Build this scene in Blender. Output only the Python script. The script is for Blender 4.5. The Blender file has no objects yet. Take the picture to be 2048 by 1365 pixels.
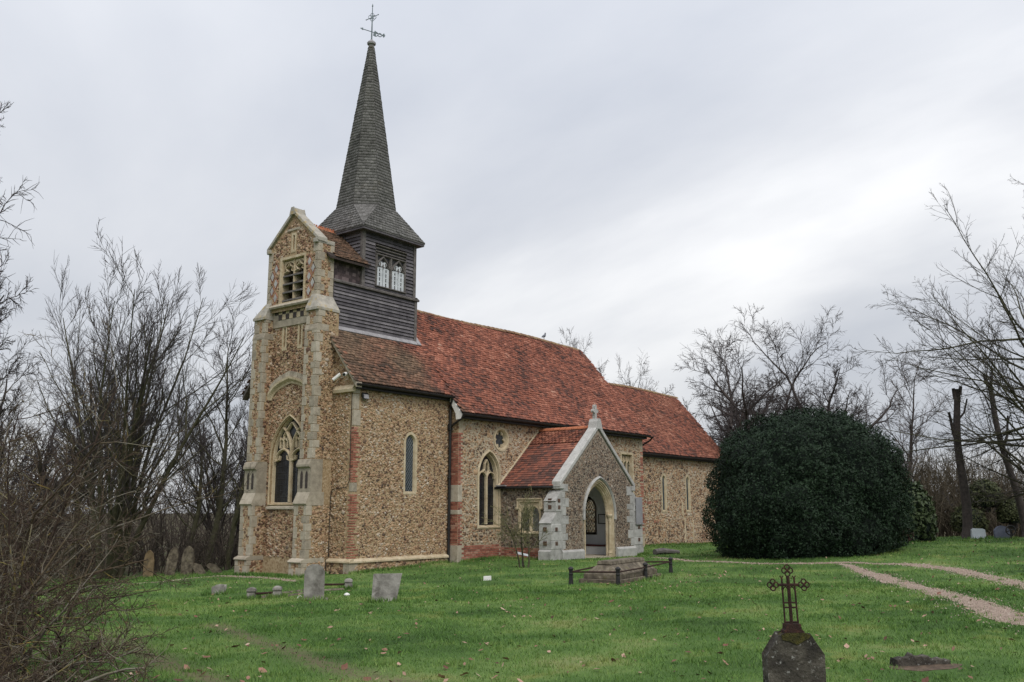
import bpy, math, random
import numpy as np
from mathutils import Vector, Matrix, noise
from mathutils.geometry import tessellate_polygon

random.seed(7)
RNG = np.random.default_rng(11)
scene = bpy.context.scene
COL = scene.collection

# ------------------------------------------------------------------ camera
# world axes = church axes: x east, y north, z up; origin at the foot of the nave's south-west corner
AZ = math.radians(38.1)
PITCH = math.radians(10.34)
CAM = np.array([-21.0, -23.15, 1.72])
cd = bpy.data.cameras.new('camera')
cd.lens = 1850.0 / 2048 * 36
cd.sensor_width = 36
cd.clip_end = 3000
cam = bpy.data.objects.new('camera', cd)
cam.location = CAM
cam.rotation_euler = (math.pi / 2 + PITCH, 0, AZ - math.pi / 2)
COL.objects.link(cam)
scene.camera = cam
FWD = np.array([math.cos(AZ), math.sin(AZ)])
RGT = np.array([math.sin(AZ), -math.cos(AZ)])

def site(a, b):
    """world x, y of the spot a metres ahead of the viewpoint and b metres to its right"""
    return CAM[:2] + a * FWD + b * RGT

# ------------------------------------------------------------------ sky and sun
SUN_EL, SUN_AZ = math.radians(48), math.radians(-118)      # direction TO the sun, azimuth from +x
world = bpy.data.worlds.new('World')
scene.world = world
world.use_nodes = True
wt = world.node_tree
wt.nodes.clear()

def wn(t, **k):
    n = wt.nodes.new(t)
    for a, v in k.items():
        setattr(n, a, v)
    return n

sky = wn('ShaderNodeTexSky', sky_type='NISHITA')
sky.sun_disc = False
sky.sun_elevation = SUN_EL
sky.sun_rotation = math.pi / 2 - SUN_AZ
bg1 = wn('ShaderNodeBackground')
bg1.inputs['Strength'].default_value = 0.1
wt.links.new(sky.outputs[0], bg1.inputs[0])
tc = wn('ShaderNodeTexCoord')
sep = wn('ShaderNodeSeparateXYZ')
wt.links.new(tc.outputs['Generated'], sep.inputs[0])

def wmath(op, a, b=None, clamp=False):
    n = wn('ShaderNodeMath', operation=op)
    n.use_clamp = clamp
    for i, v in enumerate((a, b)):
        if v is None:
            continue
        if hasattr(v, 'links') or hasattr(v, 'is_linked'):
            wt.links.new(v, n.inputs[i])
        else:
            n.inputs[i].default_value = v
    return n.outputs[0]

zz = wmath('MAXIMUM', sep.outputs[2], 0.0)
den = wmath('ADD', zz, 0.22)
comb = wn('ShaderNodeCombineXYZ')
wt.links.new(wmath('DIVIDE', sep.outputs[0], den), comb.inputs[0])
wt.links.new(wmath('DIVIDE', sep.outputs[1], den), comb.inputs[1])
mp = wn('ShaderNodeMapping')
mp0 = wn('ShaderNodeMapping')
mp0.inputs['Rotation'].default_value = (0, 0, math.radians(-74))      # the cloud streets run this way
wt.links.new(comb.outputs[0], mp0.inputs[0])
mp.inputs['Scale'].default_value = (0.50, 0.90, 1)
mp.inputs['Location'].default_value = (4.4, 7.78, 0)
wt.links.new(mp0.outputs[0], mp.inputs[0])
nz = wn('ShaderNodeTexNoise')
nz.inputs['Scale'].default_value = 0.9
nz.inputs['Detail'].default_value = 7
nz.inputs['Roughness'].default_value = 0.5
nz.inputs['Distortion'].default_value = 0.25
wt.links.new(mp.outputs[0], nz.inputs['Vector'])
cr = wn('ShaderNodeValToRGB')
cr.color_ramp.elements[0].position = 0.31
cr.color_ramp.elements[0].color = (0.56, 0.595, 0.67, 1)
cr.color_ramp.elements[1].position = 0.67
cr.color_ramp.elements[1].color = (1.1, 1.1, 1.105, 1)
e = cr.color_ramp.elements.new(0.5)
e.color = (0.77, 0.79, 0.835, 1)
wt.links.new(nz.outputs['Fac'], cr.inputs[0])
grad = wmath('ADD', wmath('MULTIPLY', zz, 0.95), 0.74)     # an overcast sky brightens towards the zenith
bg2 = wn('ShaderNodeBackground')
wt.links.new(cr.outputs[0], bg2.inputs[0])
wt.links.new(grad, bg2.inputs['Strength'])
mx = wn('ShaderNodeMixShader')
mx.inputs[0].default_value = 0.92
wt.links.new(bg1.outputs[0], mx.inputs[1])
wt.links.new(bg2.outputs[0], mx.inputs[2])
wo = wn('ShaderNodeOutputWorld')
wt.links.new(mx.outputs[0], wo.inputs[0])

sd = bpy.data.lights.new('sun', 'SUN')
sd.energy = 1.5
sd.angle = math.radians(22)
sd.color = (1.0, 0.95, 0.88)
sun = bpy.data.objects.new('sun', sd)
sv = Vector((math.cos(SUN_EL) * math.cos(SUN_AZ), math.cos(SUN_EL) * math.sin(SUN_AZ), math.sin(SUN_EL)))
sun.rotation_euler = sv.to_track_quat('Z', 'Y').to_euler()
sun.location = (0, 0, 40)
COL.objects.link(sun)

scene.view_settings.view_transform = 'Standard'
scene.view_settings.look = 'None'
scene.view_settings.exposure = 0.0
scene.view_settings.gamma = 1.0

# ------------------------------------------------------------------ materials
def mat(name, stops, scale=3.0, detail=6, rough=0.9, bump=0.25, bscale=25.0, attr=0.0, objr=0.0,
        spec=0.25, stain=None, stain_scale=1.2, stain_lo=0.55, voro=None, old=None, metal=0.0, lump=0.0):
    """procedural surface: a noise (mixed with a per-piece value) drives a colour ramp, plus fine relief"""
    m = bpy.data.materials.new(name)
    m.use_nodes = True
    t = m.node_tree
    L = t.links.new
    bs = t.nodes['Principled BSDF']
    N = t.nodes.new
    co = N('ShaderNodeTexCoord').outputs['Object']
    if objr:                                  # alike pieces share a mesh: shift the grain for each
        oi = N('ShaderNodeObjectInfo')
        va = N('ShaderNodeVectorMath'); va.operation = 'ADD'
        L(co, va.inputs[0]); L(oi.outputs['Location'], va.inputs[1])
        co = va.outputs[0]
    n1 = N('ShaderNodeTexNoise')
    n1.inputs['Scale'].default_value = scale
    n1.inputs['Detail'].default_value = detail
    n1.inputs['Roughness'].default_value = 0.62
    L(co, n1.inputs['Vector'])
    mr = N('ShaderNodeMapRange')
    mr.inputs[1].default_value = 0.3; mr.inputs[2].default_value = 0.7
    L(n1.outputs['Fac'], mr.inputs[0])
    fac = mr.outputs[0]
    if voro:
        v = N('ShaderNodeTexVoronoi'); v.inputs['Scale'].default_value = voro
        L(co, v.inputs['Vector'])
        s = N('ShaderNodeSeparateColor'); L(v.outputs['Color'], s.inputs[0])
        mm = N('ShaderNodeMix'); mm.inputs[0].default_value = 0.72
        L(fac, mm.inputs[2]); L(s.outputs[0], mm.inputs[3])
        fac = mm.outputs[0]
    w = max(attr, objr)
    if w:
        if attr:
            src = N('ShaderNodeAttribute'); src.attribute_name = 'rnd'; so = src.outputs['Fac']
        else:
            so = oi.outputs['Random']
        mm = N('ShaderNodeMix'); mm.inputs[0].default_value = w
        L(fac, mm.inputs[2]); L(so, mm.inputs[3])
        fac = mm.outputs[0]
    def ramp(f, st):
        r = N('ShaderNodeValToRGB')
        while len(r.color_ramp.elements) < len(st):
            r.color_ramp.elements.new(0.5)
        for el, (p, c) in zip(r.color_ramp.elements, st):
            el.position = p; el.color = (*c, 1)
        L(f, r.inputs[0])
        return r.outputs[0]
    col = ramp(fac, stops)
    if old:
        a2 = N('ShaderNodeAttribute'); a2.attribute_name = 'old'
        c2 = ramp(fac, old)
        mm = N('ShaderNodeMix'); mm.data_type = 'RGBA'
        L(a2.outputs['Fac'], mm.inputs[0]); L(col, mm.inputs[6]); L(c2, mm.inputs[7])
        col = mm.outputs[2]
    if stain:
        n2 = N('ShaderNodeTexNoise'); n2.inputs['Scale'].default_value = stain_scale
        n2.inputs['Detail'].default_value = 8; n2.inputs['Roughness'].default_value = 0.7
        L(co, n2.inputs['Vector'])
        m2 = N('ShaderNodeMapRange'); m2.inputs[1].default_value = stain_lo; m2.inputs[2].default_value = stain_lo + 0.16
        L(n2.outputs['Fac'], m2.inputs[0])
        mm = N('ShaderNodeMix'); mm.data_type = 'RGBA'
        L(m2.outputs[0], mm.inputs[0]); L(col, mm.inputs[6]); mm.inputs[7].default_value = (*stain, 1)
        col = mm.outputs[2]
    L(col, bs.inputs['Base Color'])
    bs.inputs['Roughness'].default_value = rough
    bs.inputs['Metallic'].default_value = metal
    bs.inputs['Specular IOR Level'].default_value = spec
    if bump:
        n3 = N('ShaderNodeTexNoise'); n3.inputs['Scale'].default_value = bscale; n3.inputs['Detail'].default_value = 6
        L(co, n3.inputs['Vector'])
        bp = N('ShaderNodeBump'); bp.inputs['Strength'].default_value = bump; bp.inputs['Distance'].default_value = 0.02
        L(n3.outputs['Fac'], bp.inputs['Height'])
        L(bp.outputs[0], bs.inputs['Normal'])
    return m

M = {}
FL = [(0.0, (0.045, 0.038, 0.035)), (0.10, (0.11, 0.072, 0.05)), (0.25, (0.225, 0.132, 0.08)), (0.45, (0.385, 0.245, 0.145)),
      (0.66, (0.435, 0.30, 0.185)), (0.86, (0.44, 0.36, 0.275)), (1.0, (0.57, 0.52, 0.46))]
M['flint'] = mat('flint_stones', FL, scale=9, attr=0.82, rough=0.75, bump=0.5, bscale=60, spec=0.35, stain=(0.27, 0.225, 0.18), stain_scale=1.3, stain_lo=0.585)
FD = [(0.0, (0.03, 0.026, 0.025)), (0.2, (0.075, 0.055, 0.045)), (0.5, (0.17, 0.115, 0.08)), (0.75, (0.28, 0.20, 0.14)), (1.0, (0.52, 0.46, 0.40))]
M['flint_dark'] = mat('dark_flint_stones', FD, scale=9, attr=0.85, rough=0.7, bump=0.5, bscale=60, spec=0.4)
FT = [(0.0, (0.05, 0.035, 0.028)), (0.2, (0.15, 0.08, 0.05)), (0.45, (0.32, 0.185, 0.11)), (0.7, (0.43, 0.295, 0.19)), (0.9, (0.44, 0.36, 0.28)), (1.0, (0.55, 0.50, 0.44))]
M['flint_tower'] = mat('tower_flint_stones', FT, scale=9, attr=0.82, rough=0.75, bump=0.5, bscale=60, spec=0.35, stain=(0.30, 0.26, 0.21), stain_scale=1.5, stain_lo=0.575)
M['mortar'] = mat('rubble_mortar', [(0, (0.22, 0.15, 0.085)), (0.5, (0.37, 0.27, 0.16)), (1, (0.47, 0.37, 0.25))], scale=5, voro=16, bump=0.7, bscale=35,
                  stain=(0.24, 0.16, 0.09), stain_scale=0.9, stain_lo=0.56)
M['mortar_pale'] = mat('pale_lime_mortar', [(0, (0.29, 0.235, 0.165)), (0.5, (0.39, 0.325, 0.235)), (1, (0.46, 0.40, 0.31))], scale=4, voro=14, bump=0.6, bscale=35, stain=(0.30, 0.23, 0.15), stain_scale=1.1, stain_lo=0.58)
M['mortar_dark'] = mat('dark_flint_mortar', [(0, (0.16, 0.13, 0.10)), (1, (0.34, 0.29, 0.23))], scale=6, voro=14, bump=0.7, bscale=40)
M['ashlar'] = mat('dressed_limestone', [(0, (0.22, 0.19, 0.15)), (0.5, (0.37, 0.325, 0.255)), (1, (0.49, 0.44, 0.36))], scale=5.5, attr=0.0, objr=0.45, bump=0.35, bscale=22,
                  stain=(0.20, 0.175, 0.135), stain_scale=2.2, stain_lo=0.54)
M['ashlar_warm'] = mat('warm_limestone', [(0, (0.37, 0.29, 0.19)), (0.5, (0.49, 0.405, 0.275)), (1, (0.57, 0.495, 0.365))], scale=4.0, bump=0.3, bscale=25,
                       stain=(0.30, 0.22, 0.13), stain_scale=3.0, stain_lo=0.6)
M['ashlar_grey'] = mat('grey_limestone', [(0, (0.24, 0.235, 0.225)), (0.5, (0.40, 0.395, 0.38)), (1, (0.52, 0.515, 0.495))], scale=5, objr=0.35, bump=0.4, bscale=25,
                       stain=(0.19, 0.18, 0.16), stain_scale=4, stain_lo=0.6)
M['lichen_stone'] = mat('lichened_limestone', [(0, (0.25, 0.235, 0.205)), (1, (0.44, 0.41, 0.355))], scale=5, bump=0.4, stain=(0.42, 0.28, 0.04), stain_scale=2.3, stain_lo=0.545)
M['brick'] = mat('red_brick', [(0, (0.12, 0.05, 0.042)), (0.3, (0.25, 0.092, 0.066)), (0.65, (0.37, 0.145, 0.10)), (1, (0.45, 0.30, 0.225))], scale=8, objr=0.75, bump=0.5, bscale=60)
TILE = [(0, (0.05, 0.038, 0.038)), (0.22, (0.15, 0.074, 0.06)), (0.45, (0.28, 0.108, 0.077)), (0.68, (0.37, 0.14, 0.094)), (0.86, (0.50, 0.215, 0.15)), (1, (0.60, 0.37, 0.28))]
TOLD = [(0, (0.05, 0.045, 0.035)), (0.3, (0.115, 0.085, 0.06)), (0.6, (0.19, 0.13, 0.09)), (0.85, (0.24, 0.17, 0.115)), (0.95, (0.36, 0.13, 0.08)), (1, (0.30, 0.27, 0.22))]
M['tile'] = mat('clay_tiles', TILE, scale=1.1, attr=0.62, rough=0.85, bump=0.5, bscale=45, old=TOLD)
M['leadbar2'] = mat('dark_saddle_bars', [(0, (0.02, 0.02, 0.022)), (1, (0.05, 0.05, 0.055))], rough=0.6, bump=0)
_x = mat('clear_pane', [(0, (0.8, 0.8, 0.8)), (1, (0.8, 0.8, 0.8))], bump=0)
M['clear'] = _x
_t = _x.node_tree; _g = _t.nodes.new('ShaderNodeBsdfGlossy'); _g.inputs['Roughness'].default_value = 0.1; _tr = _t.nodes.new('ShaderNodeBsdfTransparent'); _tr.inputs[0].default_value = (0.8, 0.84, 0.84, 1)
_mx = _t.nodes.new('ShaderNodeMixShader'); _mx.inputs[0].default_value = 0.1; _t.links.new(_tr.outputs[0], _mx.inputs[1]); _t.links.new(_g.outputs[0], _mx.inputs[2]); _t.links.new(_mx.outputs[0], _t.nodes['Material Output'].inputs['Surface'])
M['tile_single'] = mat('porch_clay_tiles', [(0, (0.04, 0.030, 0.028)), (0.32, (0.10, 0.054, 0.045)), (0.65, (0.25, 0.092, 0.062)), (1, (0.38, 0.17, 0.11))], scale=1.1, objr=0.45, bump=0.5, bscale=45)
M['tile_upper'] = mat('upper_porch_tiles', [(0, (0.04, 0.030, 0.028)), (0.32, (0.10, 0.054, 0.045)), (0.65, (0.25, 0.092, 0.062)), (1, (0.38, 0.17, 0.11))], scale=1.1, attr=0.45, bump=0.5, bscale=45)
M['ridge'] = mat('ridge_tiles', [(0, (0.16, 0.09, 0.06)), (0.5, (0.27, 0.17, 0.10)), (1, (0.33, 0.27, 0.15))], scale=3, objr=0.5, bump=0.5)
M['crest'] = mat('crested_ridge_tiles', [(0, (0.36, 0.12, 0.06)), (1, (0.5, 0.19, 0.10))], scale=4, objr=0.4, bump=0.3)
M['under'] = mat('roof_underside', [(0, (0.03, 0.025, 0.022)), (1, (0.06, 0.045, 0.04))], bump=0.2)
M['tilehang'] = mat('hung_tiles', [(0, (0.045, 0.036, 0.038)), (0.5, (0.105, 0.078, 0.080)), (1, (0.21, 0.165, 0.165))], scale=3, objr=0.85, attr=0.0, bump=0.4)
M['shingle'] = mat('cedar_shingles', [(0, (0.075, 0.072, 0.07)), (0.35, (0.155, 0.15, 0.147)), (0.7, (0.235, 0.228, 0.225)), (1, (0.33, 0.315, 0.31))], scale=0.9, attr=0.55, rough=0.85, bump=0.5, bscale=35,
                   stain=(0.10, 0.085, 0.055), stain_scale=0.9, stain_lo=0.57)
M['board'] = mat('weathered_boards', [(0, (0.045, 0.041, 0.046)), (0.5, (0.11, 0.102, 0.112)), (1, (0.23, 0.215, 0.225))], scale=3.0, objr=0.5, rough=0.8, bump=0.5, bscale=30)
M['timber'] = mat('weathered_timber', [(0, (0.07, 0.062, 0.06)), (1, (0.19, 0.175, 0.165))], scale=5, rough=0.85, bump=0.5, bscale=30)
M['palepaint'] = mat('pale_painted_boards', [(0, (0.42, 0.45, 0.48)), (1, (0.62, 0.65, 0.68))], scale=4, rough=0.6, bump=0.15)
M['lead'] = mat('lead_flashing', [(0, (0.22, 0.21, 0.22)), (1, (0.36, 0.35, 0.36))], scale=5, rough=0.55, bump=0.2, spec=0.5)
M['glass'] = mat('dark_window_glass', [(0, (0.006, 0.007, 0.009)), (1, (0.02, 0.022, 0.026))], scale=6, rough=0.22, bump=0.25, bscale=9, spec=0.5)
M['glass_lt'] = mat('leaded_window_glass', [(0, (0.02, 0.03, 0.036)), (1, (0.06, 0.075, 0.085))], scale=7, rough=0.25, bump=0.3, bscale=9, spec=0.5)
M['leadbar'] = mat('lead_cames', [(0, (0.16, 0.17, 0.18)), (1, (0.28, 0.29, 0.30))], rough=0.6, bump=0.1)
M['iron_black'] = mat('black_iron', [(0, (0.008, 0.008, 0.009)), (1, (0.025, 0.024, 0.024))], scale=8, rough=0.5, bump=0.2, spec=0.4)
M['iron_rust'] = mat('rusted_iron', [(0, (0.018, 0.010, 0.009)), (0.6, (0.038, 0.019, 0.015)), (1, (0.08, 0.034, 0.022))], scale=25, rough=0.8, bump=0.5, bscale=120)
M['verdigris'] = mat('grey_green_metal', [(0, (0.10, 0.13, 0.15)), (1, (0.22, 0.27, 0.29))], scale=9, rough=0.6, bump=0.1)
M['plaster'] = mat('white_plaster', [(0, (0.66, 0.67, 0.69)), (1, (0.76, 0.77, 0.78))], scale=2, rough=0.9, bump=0.15)
M['whitepaint'] = mat('white_paint', [(0, (0.66, 0.65, 0.63)), (1, (0.78, 0.77, 0.75))], scale=5, rough=0.6, bump=0.1)
M['redwood'] = mat('dark_red_wood', [(0, (0.05, 0.012, 0.014)), (1, (0.10, 0.02, 0.022))], scale=5, rough=0.5, bump=0.1)
M['paper'] = mat('paper_notices', [(0, (0.55, 0.56, 0.57)), (1, (0.72, 0.72, 0.72))], scale=14, rough=0.8, bump=0)
M['slate'] = mat('grey_board', [(0, (0.24, 0.24, 0.26)), (1, (0.32, 0.32, 0.34))], scale=3, rough=0.6, bump=0.15)
M['stone_grave'] = mat('grey_gravestone', [(0, (0.10, 0.095, 0.085)), (0.5, (0.22, 0.21, 0.19)), (1, (0.36, 0.345, 0.32))], scale=3.5, bump=0.5, bscale=30, stain=(0.07, 0.062, 0.052), stain_scale=2.4, stain_lo=0.54)
M['stone_lichen'] = mat('mossy_gravestone', [(0, (0.05, 0.042, 0.034)), (0.5, (0.12, 0.10, 0.075)), (1, (0.23, 0.20, 0.15))], scale=6, bump=0.6, bscale=35, stain=(0.13, 0.12, 0.045), stain_scale=3.5, stain_lo=0.58)
M['stone_black'] = mat('blackened_gravestone', [(0, (0.018, 0.016, 0.015)), (0.5, (0.052, 0.046, 0.038)), (1, (0.12, 0.108, 0.09))], scale=5, bump=0.8, bscale=45, stain=(0.44, 0.44, 0.42), stain_scale=26, stain_lo=0.575)
M['stone_ochre'] = mat('ochre_gravestone', [(0, (0.12, 0.085, 0.045)), (1, (0.27, 0.20, 0.12))], scale=5, bump=0.5, stain=(0.08, 0.07, 0.05), stain_scale=3)
M['moss'] = mat('moss', [(0, (0.022, 0.022, 0.010)), (1, (0.085, 0.075, 0.018))], scale=25, bump=0.9, bscale=90)
M['slate_blue'] = mat('blue_slate_gravestone', [(0, (0.09, 0.10, 0.14)), (1, (0.15, 0.165, 0.22))], scale=6, rough=0.5, bump=0.1)
M['granite_lt'] = mat('pale_granite', [(0, (0.38, 0.43, 0.46)), (1, (0.5, 0.54, 0.57))], scale=30, rough=0.5, bump=0.1)
BK = [(0, (0.03, 0.025, 0.024)), (0.5, (0.065, 0.054, 0.05)), (1, (0.12, 0.10, 0.088))]
M['bark'] = mat('oak_bark', BK, scale=6, attr=0.4, bump=0.8, bscale=18)
M['bark_green'] = mat('mossy_bark', [(0, (0.028, 0.027, 0.017)), (0.5, (0.058, 0.056, 0.033)), (1, (0.10, 0.095, 0.058))], scale=4, attr=0.4, bump=0.6, bscale=18)
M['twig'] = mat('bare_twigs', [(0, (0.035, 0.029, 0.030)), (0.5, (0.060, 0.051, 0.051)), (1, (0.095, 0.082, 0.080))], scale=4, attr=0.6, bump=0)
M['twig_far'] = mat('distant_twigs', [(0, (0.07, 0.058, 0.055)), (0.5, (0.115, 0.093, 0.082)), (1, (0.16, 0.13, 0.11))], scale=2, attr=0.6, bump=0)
M['scrub'] = mat('hawthorn_twigs', [(0, (0.03, 0.02, 0.017)), (0.35, (0.065, 0.044, 0.033)), (0.66, (0.105, 0.078, 0.048)), (0.80, (0.19, 0.175, 0.145)), (0.9, (0.17, 0.14, 0.045)), (1, (0.36, 0.21, 0.04))], scale=2.5, attr=0.75, bump=0.3)
M['wood_brush'] = mat('woodland_brush', [(0, (0.035, 0.028, 0.024)), (0.5, (0.07, 0.056, 0.046)), (1, (0.115, 0.092, 0.072))], scale=1.5, attr=0.6, bump=0)
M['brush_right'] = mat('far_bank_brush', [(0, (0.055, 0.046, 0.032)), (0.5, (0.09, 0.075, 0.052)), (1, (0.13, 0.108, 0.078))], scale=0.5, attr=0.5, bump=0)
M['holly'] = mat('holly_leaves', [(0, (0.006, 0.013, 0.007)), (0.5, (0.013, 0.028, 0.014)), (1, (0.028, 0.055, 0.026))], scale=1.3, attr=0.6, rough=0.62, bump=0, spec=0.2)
M['holly_core'] = mat('bush_dark_core', [(0, (0.006, 0.010, 0.008)), (1, (0.013, 0.022, 0.016))], scale=6, bump=1.0, bscale=14, rough=0.9)  # near-black colour of the added core that blocks light inside the bushes
M['laurel'] = mat('laurel_leaves', [(0, (0.035, 0.055, 0.025)), (1, (0.09, 0.12, 0.055))], scale=2, attr=0.6, rough=0.45, bump=0)
M['yew'] = mat('yew_needles', [(0, (0.028, 0.034, 0.014)), (1, (0.07, 0.08, 0.032))], scale=2, attr=0.6, rough=0.7, bump=0)
M['sap'] = mat('sapling_twigs', [(0, (0.09, 0.09, 0.045)), (1, (0.20, 0.19, 0.095))], scale=5, attr=0.5, bump=0)
M['leaf'] = mat('fallen_leaf', [(0, (0.05, 0.025, 0.018)), (0.3, (0.17, 0.08, 0.055)), (0.65, (0.36, 0.21, 0.155)), (1, (0.52, 0.40, 0.32))], scale=9, objr=0.85, rough=0.75, bump=0.3)
M['leafs'] = mat('leaf_litter', [(0, (0.05, 0.028, 0.02)), (0.4, (0.19, 0.10, 0.07)), (1, (0.42, 0.29, 0.22))], scale=9, attr=0.85, rough=0.8, bump=0)
M['grass'] = mat('grass_blades', [(0, (0.028, 0.062, 0.017)), (0.35, (0.070, 0.150, 0.032)), (0.65, (0.135, 0.230, 0.052)), (1, (0.29, 0.30, 0.135))], scale=0.4, attr=0.42, rough=0.7, bump=0, spec=0.2, stain=(0.185, 0.225, 0.058), stain_scale=0.8, stain_lo=0.56)
M['gravel'] = mat('pale_gravel', [(0, (0.15, 0.11, 0.085)), (0.5, (0.28, 0.21, 0.165)), (1, (0.41, 0.325, 0.265))], scale=8, voro=45, bump=0.9, bscale=70)
M['pebble'] = mat('gravel_pebbles', [(0, (0.12, 0.09, 0.07)), (0.5, (0.28, 0.22, 0.175)), (1, (0.46, 0.40, 0.34))], scale=8, attr=0.85, bump=0)
M['feather'] = mat('grey_feathers', [(0, (0.10, 0.11, 0.13)), (1, (0.2, 0.21, 0.24))], scale=20, bump=0)
M['soil'] = mat('bare_soil', [(0, (0.05, 0.035, 0.025)), (1, (0.14, 0.10, 0.07))], scale=10, bump=0.9)

# ------------------------------------------------------------------ mesh helpers
def np_mesh(name, V, groups, rnd=None, old=None, smooth=False):
    """V (n,3); groups: list of index arrays (m,k); rnd: one value for each face"""
    me = bpy.data.meshes.new(name)
    V = np.asarray(V, np.float32)
    me.vertices.add(len(V))
    me.vertices.foreach_set('co', V.ravel())
    groups = [np.asarray(g, np.int32) for g in groups if len(g)]
    loops = np.concatenate([g.ravel() for g in groups])
    tot = np.concatenate([np.full(len(g), g.shape[1], np.int32) for g in groups])
    st = np.concatenate([[0], np.cumsum(tot)[:-1]]).astype(np.int32)
    me.loops.add(len(loops))
    me.loops.foreach_set('vertex_index', loops)
    me.polygons.add(len(tot))
    me.polygons.foreach_set('loop_start', st)
    me.polygons.foreach_set('loop_total', tot)
    if smooth:
        me.polygons.foreach_set('use_smooth', np.ones(len(tot), bool))
    for nm, a in (('rnd', rnd), ('old', old)):
        if a is not None:
            at = me.attributes.new(nm, 'FLOAT', 'FACE')
            at.data.foreach_set('value', np.asarray(a, np.float32))
    me.update(calc_edges=True)
    return me

def link(name, me, m, parent=None, kind=None):
    o = bpy.data.objects.new(name, me)
    if m is not None and not me.materials:
        me.materials.append(m)
    COL.objects.link(o)
    if parent is not None:
        put(o, parent)
    if kind:
        o['kind'] = kind
    return o

WLOC = {}
def put(o, parent):
    o.parent = parent
    o.matrix_parent_inverse = WLOC.get(parent.name, Matrix()).inverted()
    WLOC[o.name] = Matrix.Translation(o.location) if o.type == 'EMPTY' else Matrix()

def tag(o, label, cat, group=None, kind=None):
    o['label'] = label
    o['category'] = cat
    if group:
        o['group'] = group
    return o

def thing(name, label, cat, loc=(0, 0, 0), group=None):
    o = bpy.data.objects.new(name, None)
    o.empty_display_size = 0.2
    o.location = loc
    COL.objects.link(o)
    WLOC[o.name] = Matrix.Translation(loc)
    return tag(o, label, cat, group)

class MB:
    def __init__(self):
        self.v, self.f = [], []
    def add(self, vs, fs):
        b = len(self.v)
        self.v += [tuple(p) for p in vs]
        self.f += [tuple(i + b for i in f) for f in fs]
        return self
    def box(self, x0, x1, y0, y1, z0, z1):
        vs = [(x, y, z) for z in (z0, z1) for x, y in ((x0, y0), (x1, y0), (x1, y1), (x0, y1))]
        return self.add(vs, [(0, 3, 2, 1), (4, 5, 6, 7), (0, 1, 5, 4), (1, 2, 6, 5), (2, 3, 7, 6), (3, 0, 4, 7)])
    def hexa(self, a, b):
        """two quads of four corners each"""
        return self.add(list(a) + list(b), [(3, 2, 1, 0), (4, 5, 6, 7), (0, 1, 5, 4), (1, 2, 6, 5), (2, 3, 7, 6), (3, 0, 4, 7)])
    def prism(self, poly, P, d0, d1):
        n = len(poly)
        vs = [P(s, t, d0) for s, t in poly] + [P(s, t, d1) for s, t in poly]
        return self.add(vs, [tuple(range(n)), tuple(range(2 * n - 1, n - 1, -1))] + [(i, (i + 1) % n, (i + 1) % n + n, i + n) for i in range(n)])
    def loft(self, rings, closed=True, caps=False):
        n = len(rings[0])
        vs = [p for r in rings for p in r]
        fs = []
        for k in range(len(rings) - 1):
            for i in range(n if closed else n - 1):
                j = (i + 1) % n
                fs.append((k * n + i, k * n + j, (k + 1) * n + j, (k + 1) * n + i))
        if caps:
            fs += [tuple(range(n)), tuple(range((len(rings) - 1) * n, len(rings) * n))[::-1]]
        return self.add(vs, fs)
    def tube(self, pts, r, k=6, caps=True):
        pts = [Vector(p) for p in pts]
        rs = r if hasattr(r, '__len__') else [r] * len(pts)
        rings = []
        ref = None
        for i, p in enumerate(pts):
            t = (pts[min(i + 1, len(pts) - 1)] - pts[max(i - 1, 0)]).normalized()
            if ref is None:
                ref = t.cross(Vector((0.31, 0.22, 0.92)) if abs(t.z) < 0.85 else Vector((1, 0.2, 0)))
            u = (ref - t * ref.dot(t)).normalized()
            ref = u
            w = t.cross(u)
            rings.append([p + (u * math.cos(a) + w * math.sin(a)) * rs[i] for a in [2 * math.pi * q / k for q in range(k)]])
        return self.loft(rings, True, caps)
    def lathe(self, prof, c, k=10):
        rings = [[(c[0] + r * math.cos(2 * math.pi * q / k), c[1] + r * math.sin(2 * math.pi * q / k), c[2] + z) for q in range(k)] for r, z in prof]
        return self.loft(rings, True, True)
    def bar(self, pts2, w, d0, d1, P):
        """a flat bar along a 2D path in a wall plane"""
        rings = []
        n = len(pts2)
        for i, (s, t) in enumerate(pts2):
            a, b = pts2[max(i - 1, 0)], pts2[min(i + 1, n - 1)]
            ds, dt = b[0] - a[0], b[1] - a[1]
            l = math.hypot(ds, dt) or 1
            ns, nt = -dt / l * w / 2, ds / l * w / 2
            dm = d1 - abs(d1 - d0) * 0.4 * (1 if d1 > d0 else -1)
            rings.append([P(s + ns, t + nt, d0), P(s + ns, t + nt, dm), P(s + ns * .35, t + nt * .35, d1), P(s - ns * .35, t - nt * .35, d1), P(s - ns, t - nt, dm), P(s - ns, t - nt, d0)])
        return self.loft(rings, True, True)
    def mesh(self, name):
        me = bpy.data.meshes.new(name)
        me.from_pydata(self.v, [], self.f)
        me.update()
        return me
    def build(self, name, m, parent=None, kind=None, smooth=False):
        me = self.mesh(name)
        if smooth:
            me.polygons.foreach_set('use_smooth', np.ones(len(me.polygons), bool))
        return link(name, me, m, parent, kind)

def bevel(o, w=0.01, seg=2):
    b = o.modifiers.new('bevel', 'BEVEL')
    b.width = w
    b.segments = seg
    b.limit_method = 'ANGLE'
    return o

PS = lambda Y: (lambda s, t, d: (s, Y - d, t))      # south-facing wall
PN = lambda Y: (lambda s, t, d: (s, Y + d, t))
PW = lambda X: (lambda s, t, d: (X - d, s, t))      # west-facing wall
PE = lambda X: (lambda s, t, d: (X + d, s, t))

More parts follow.
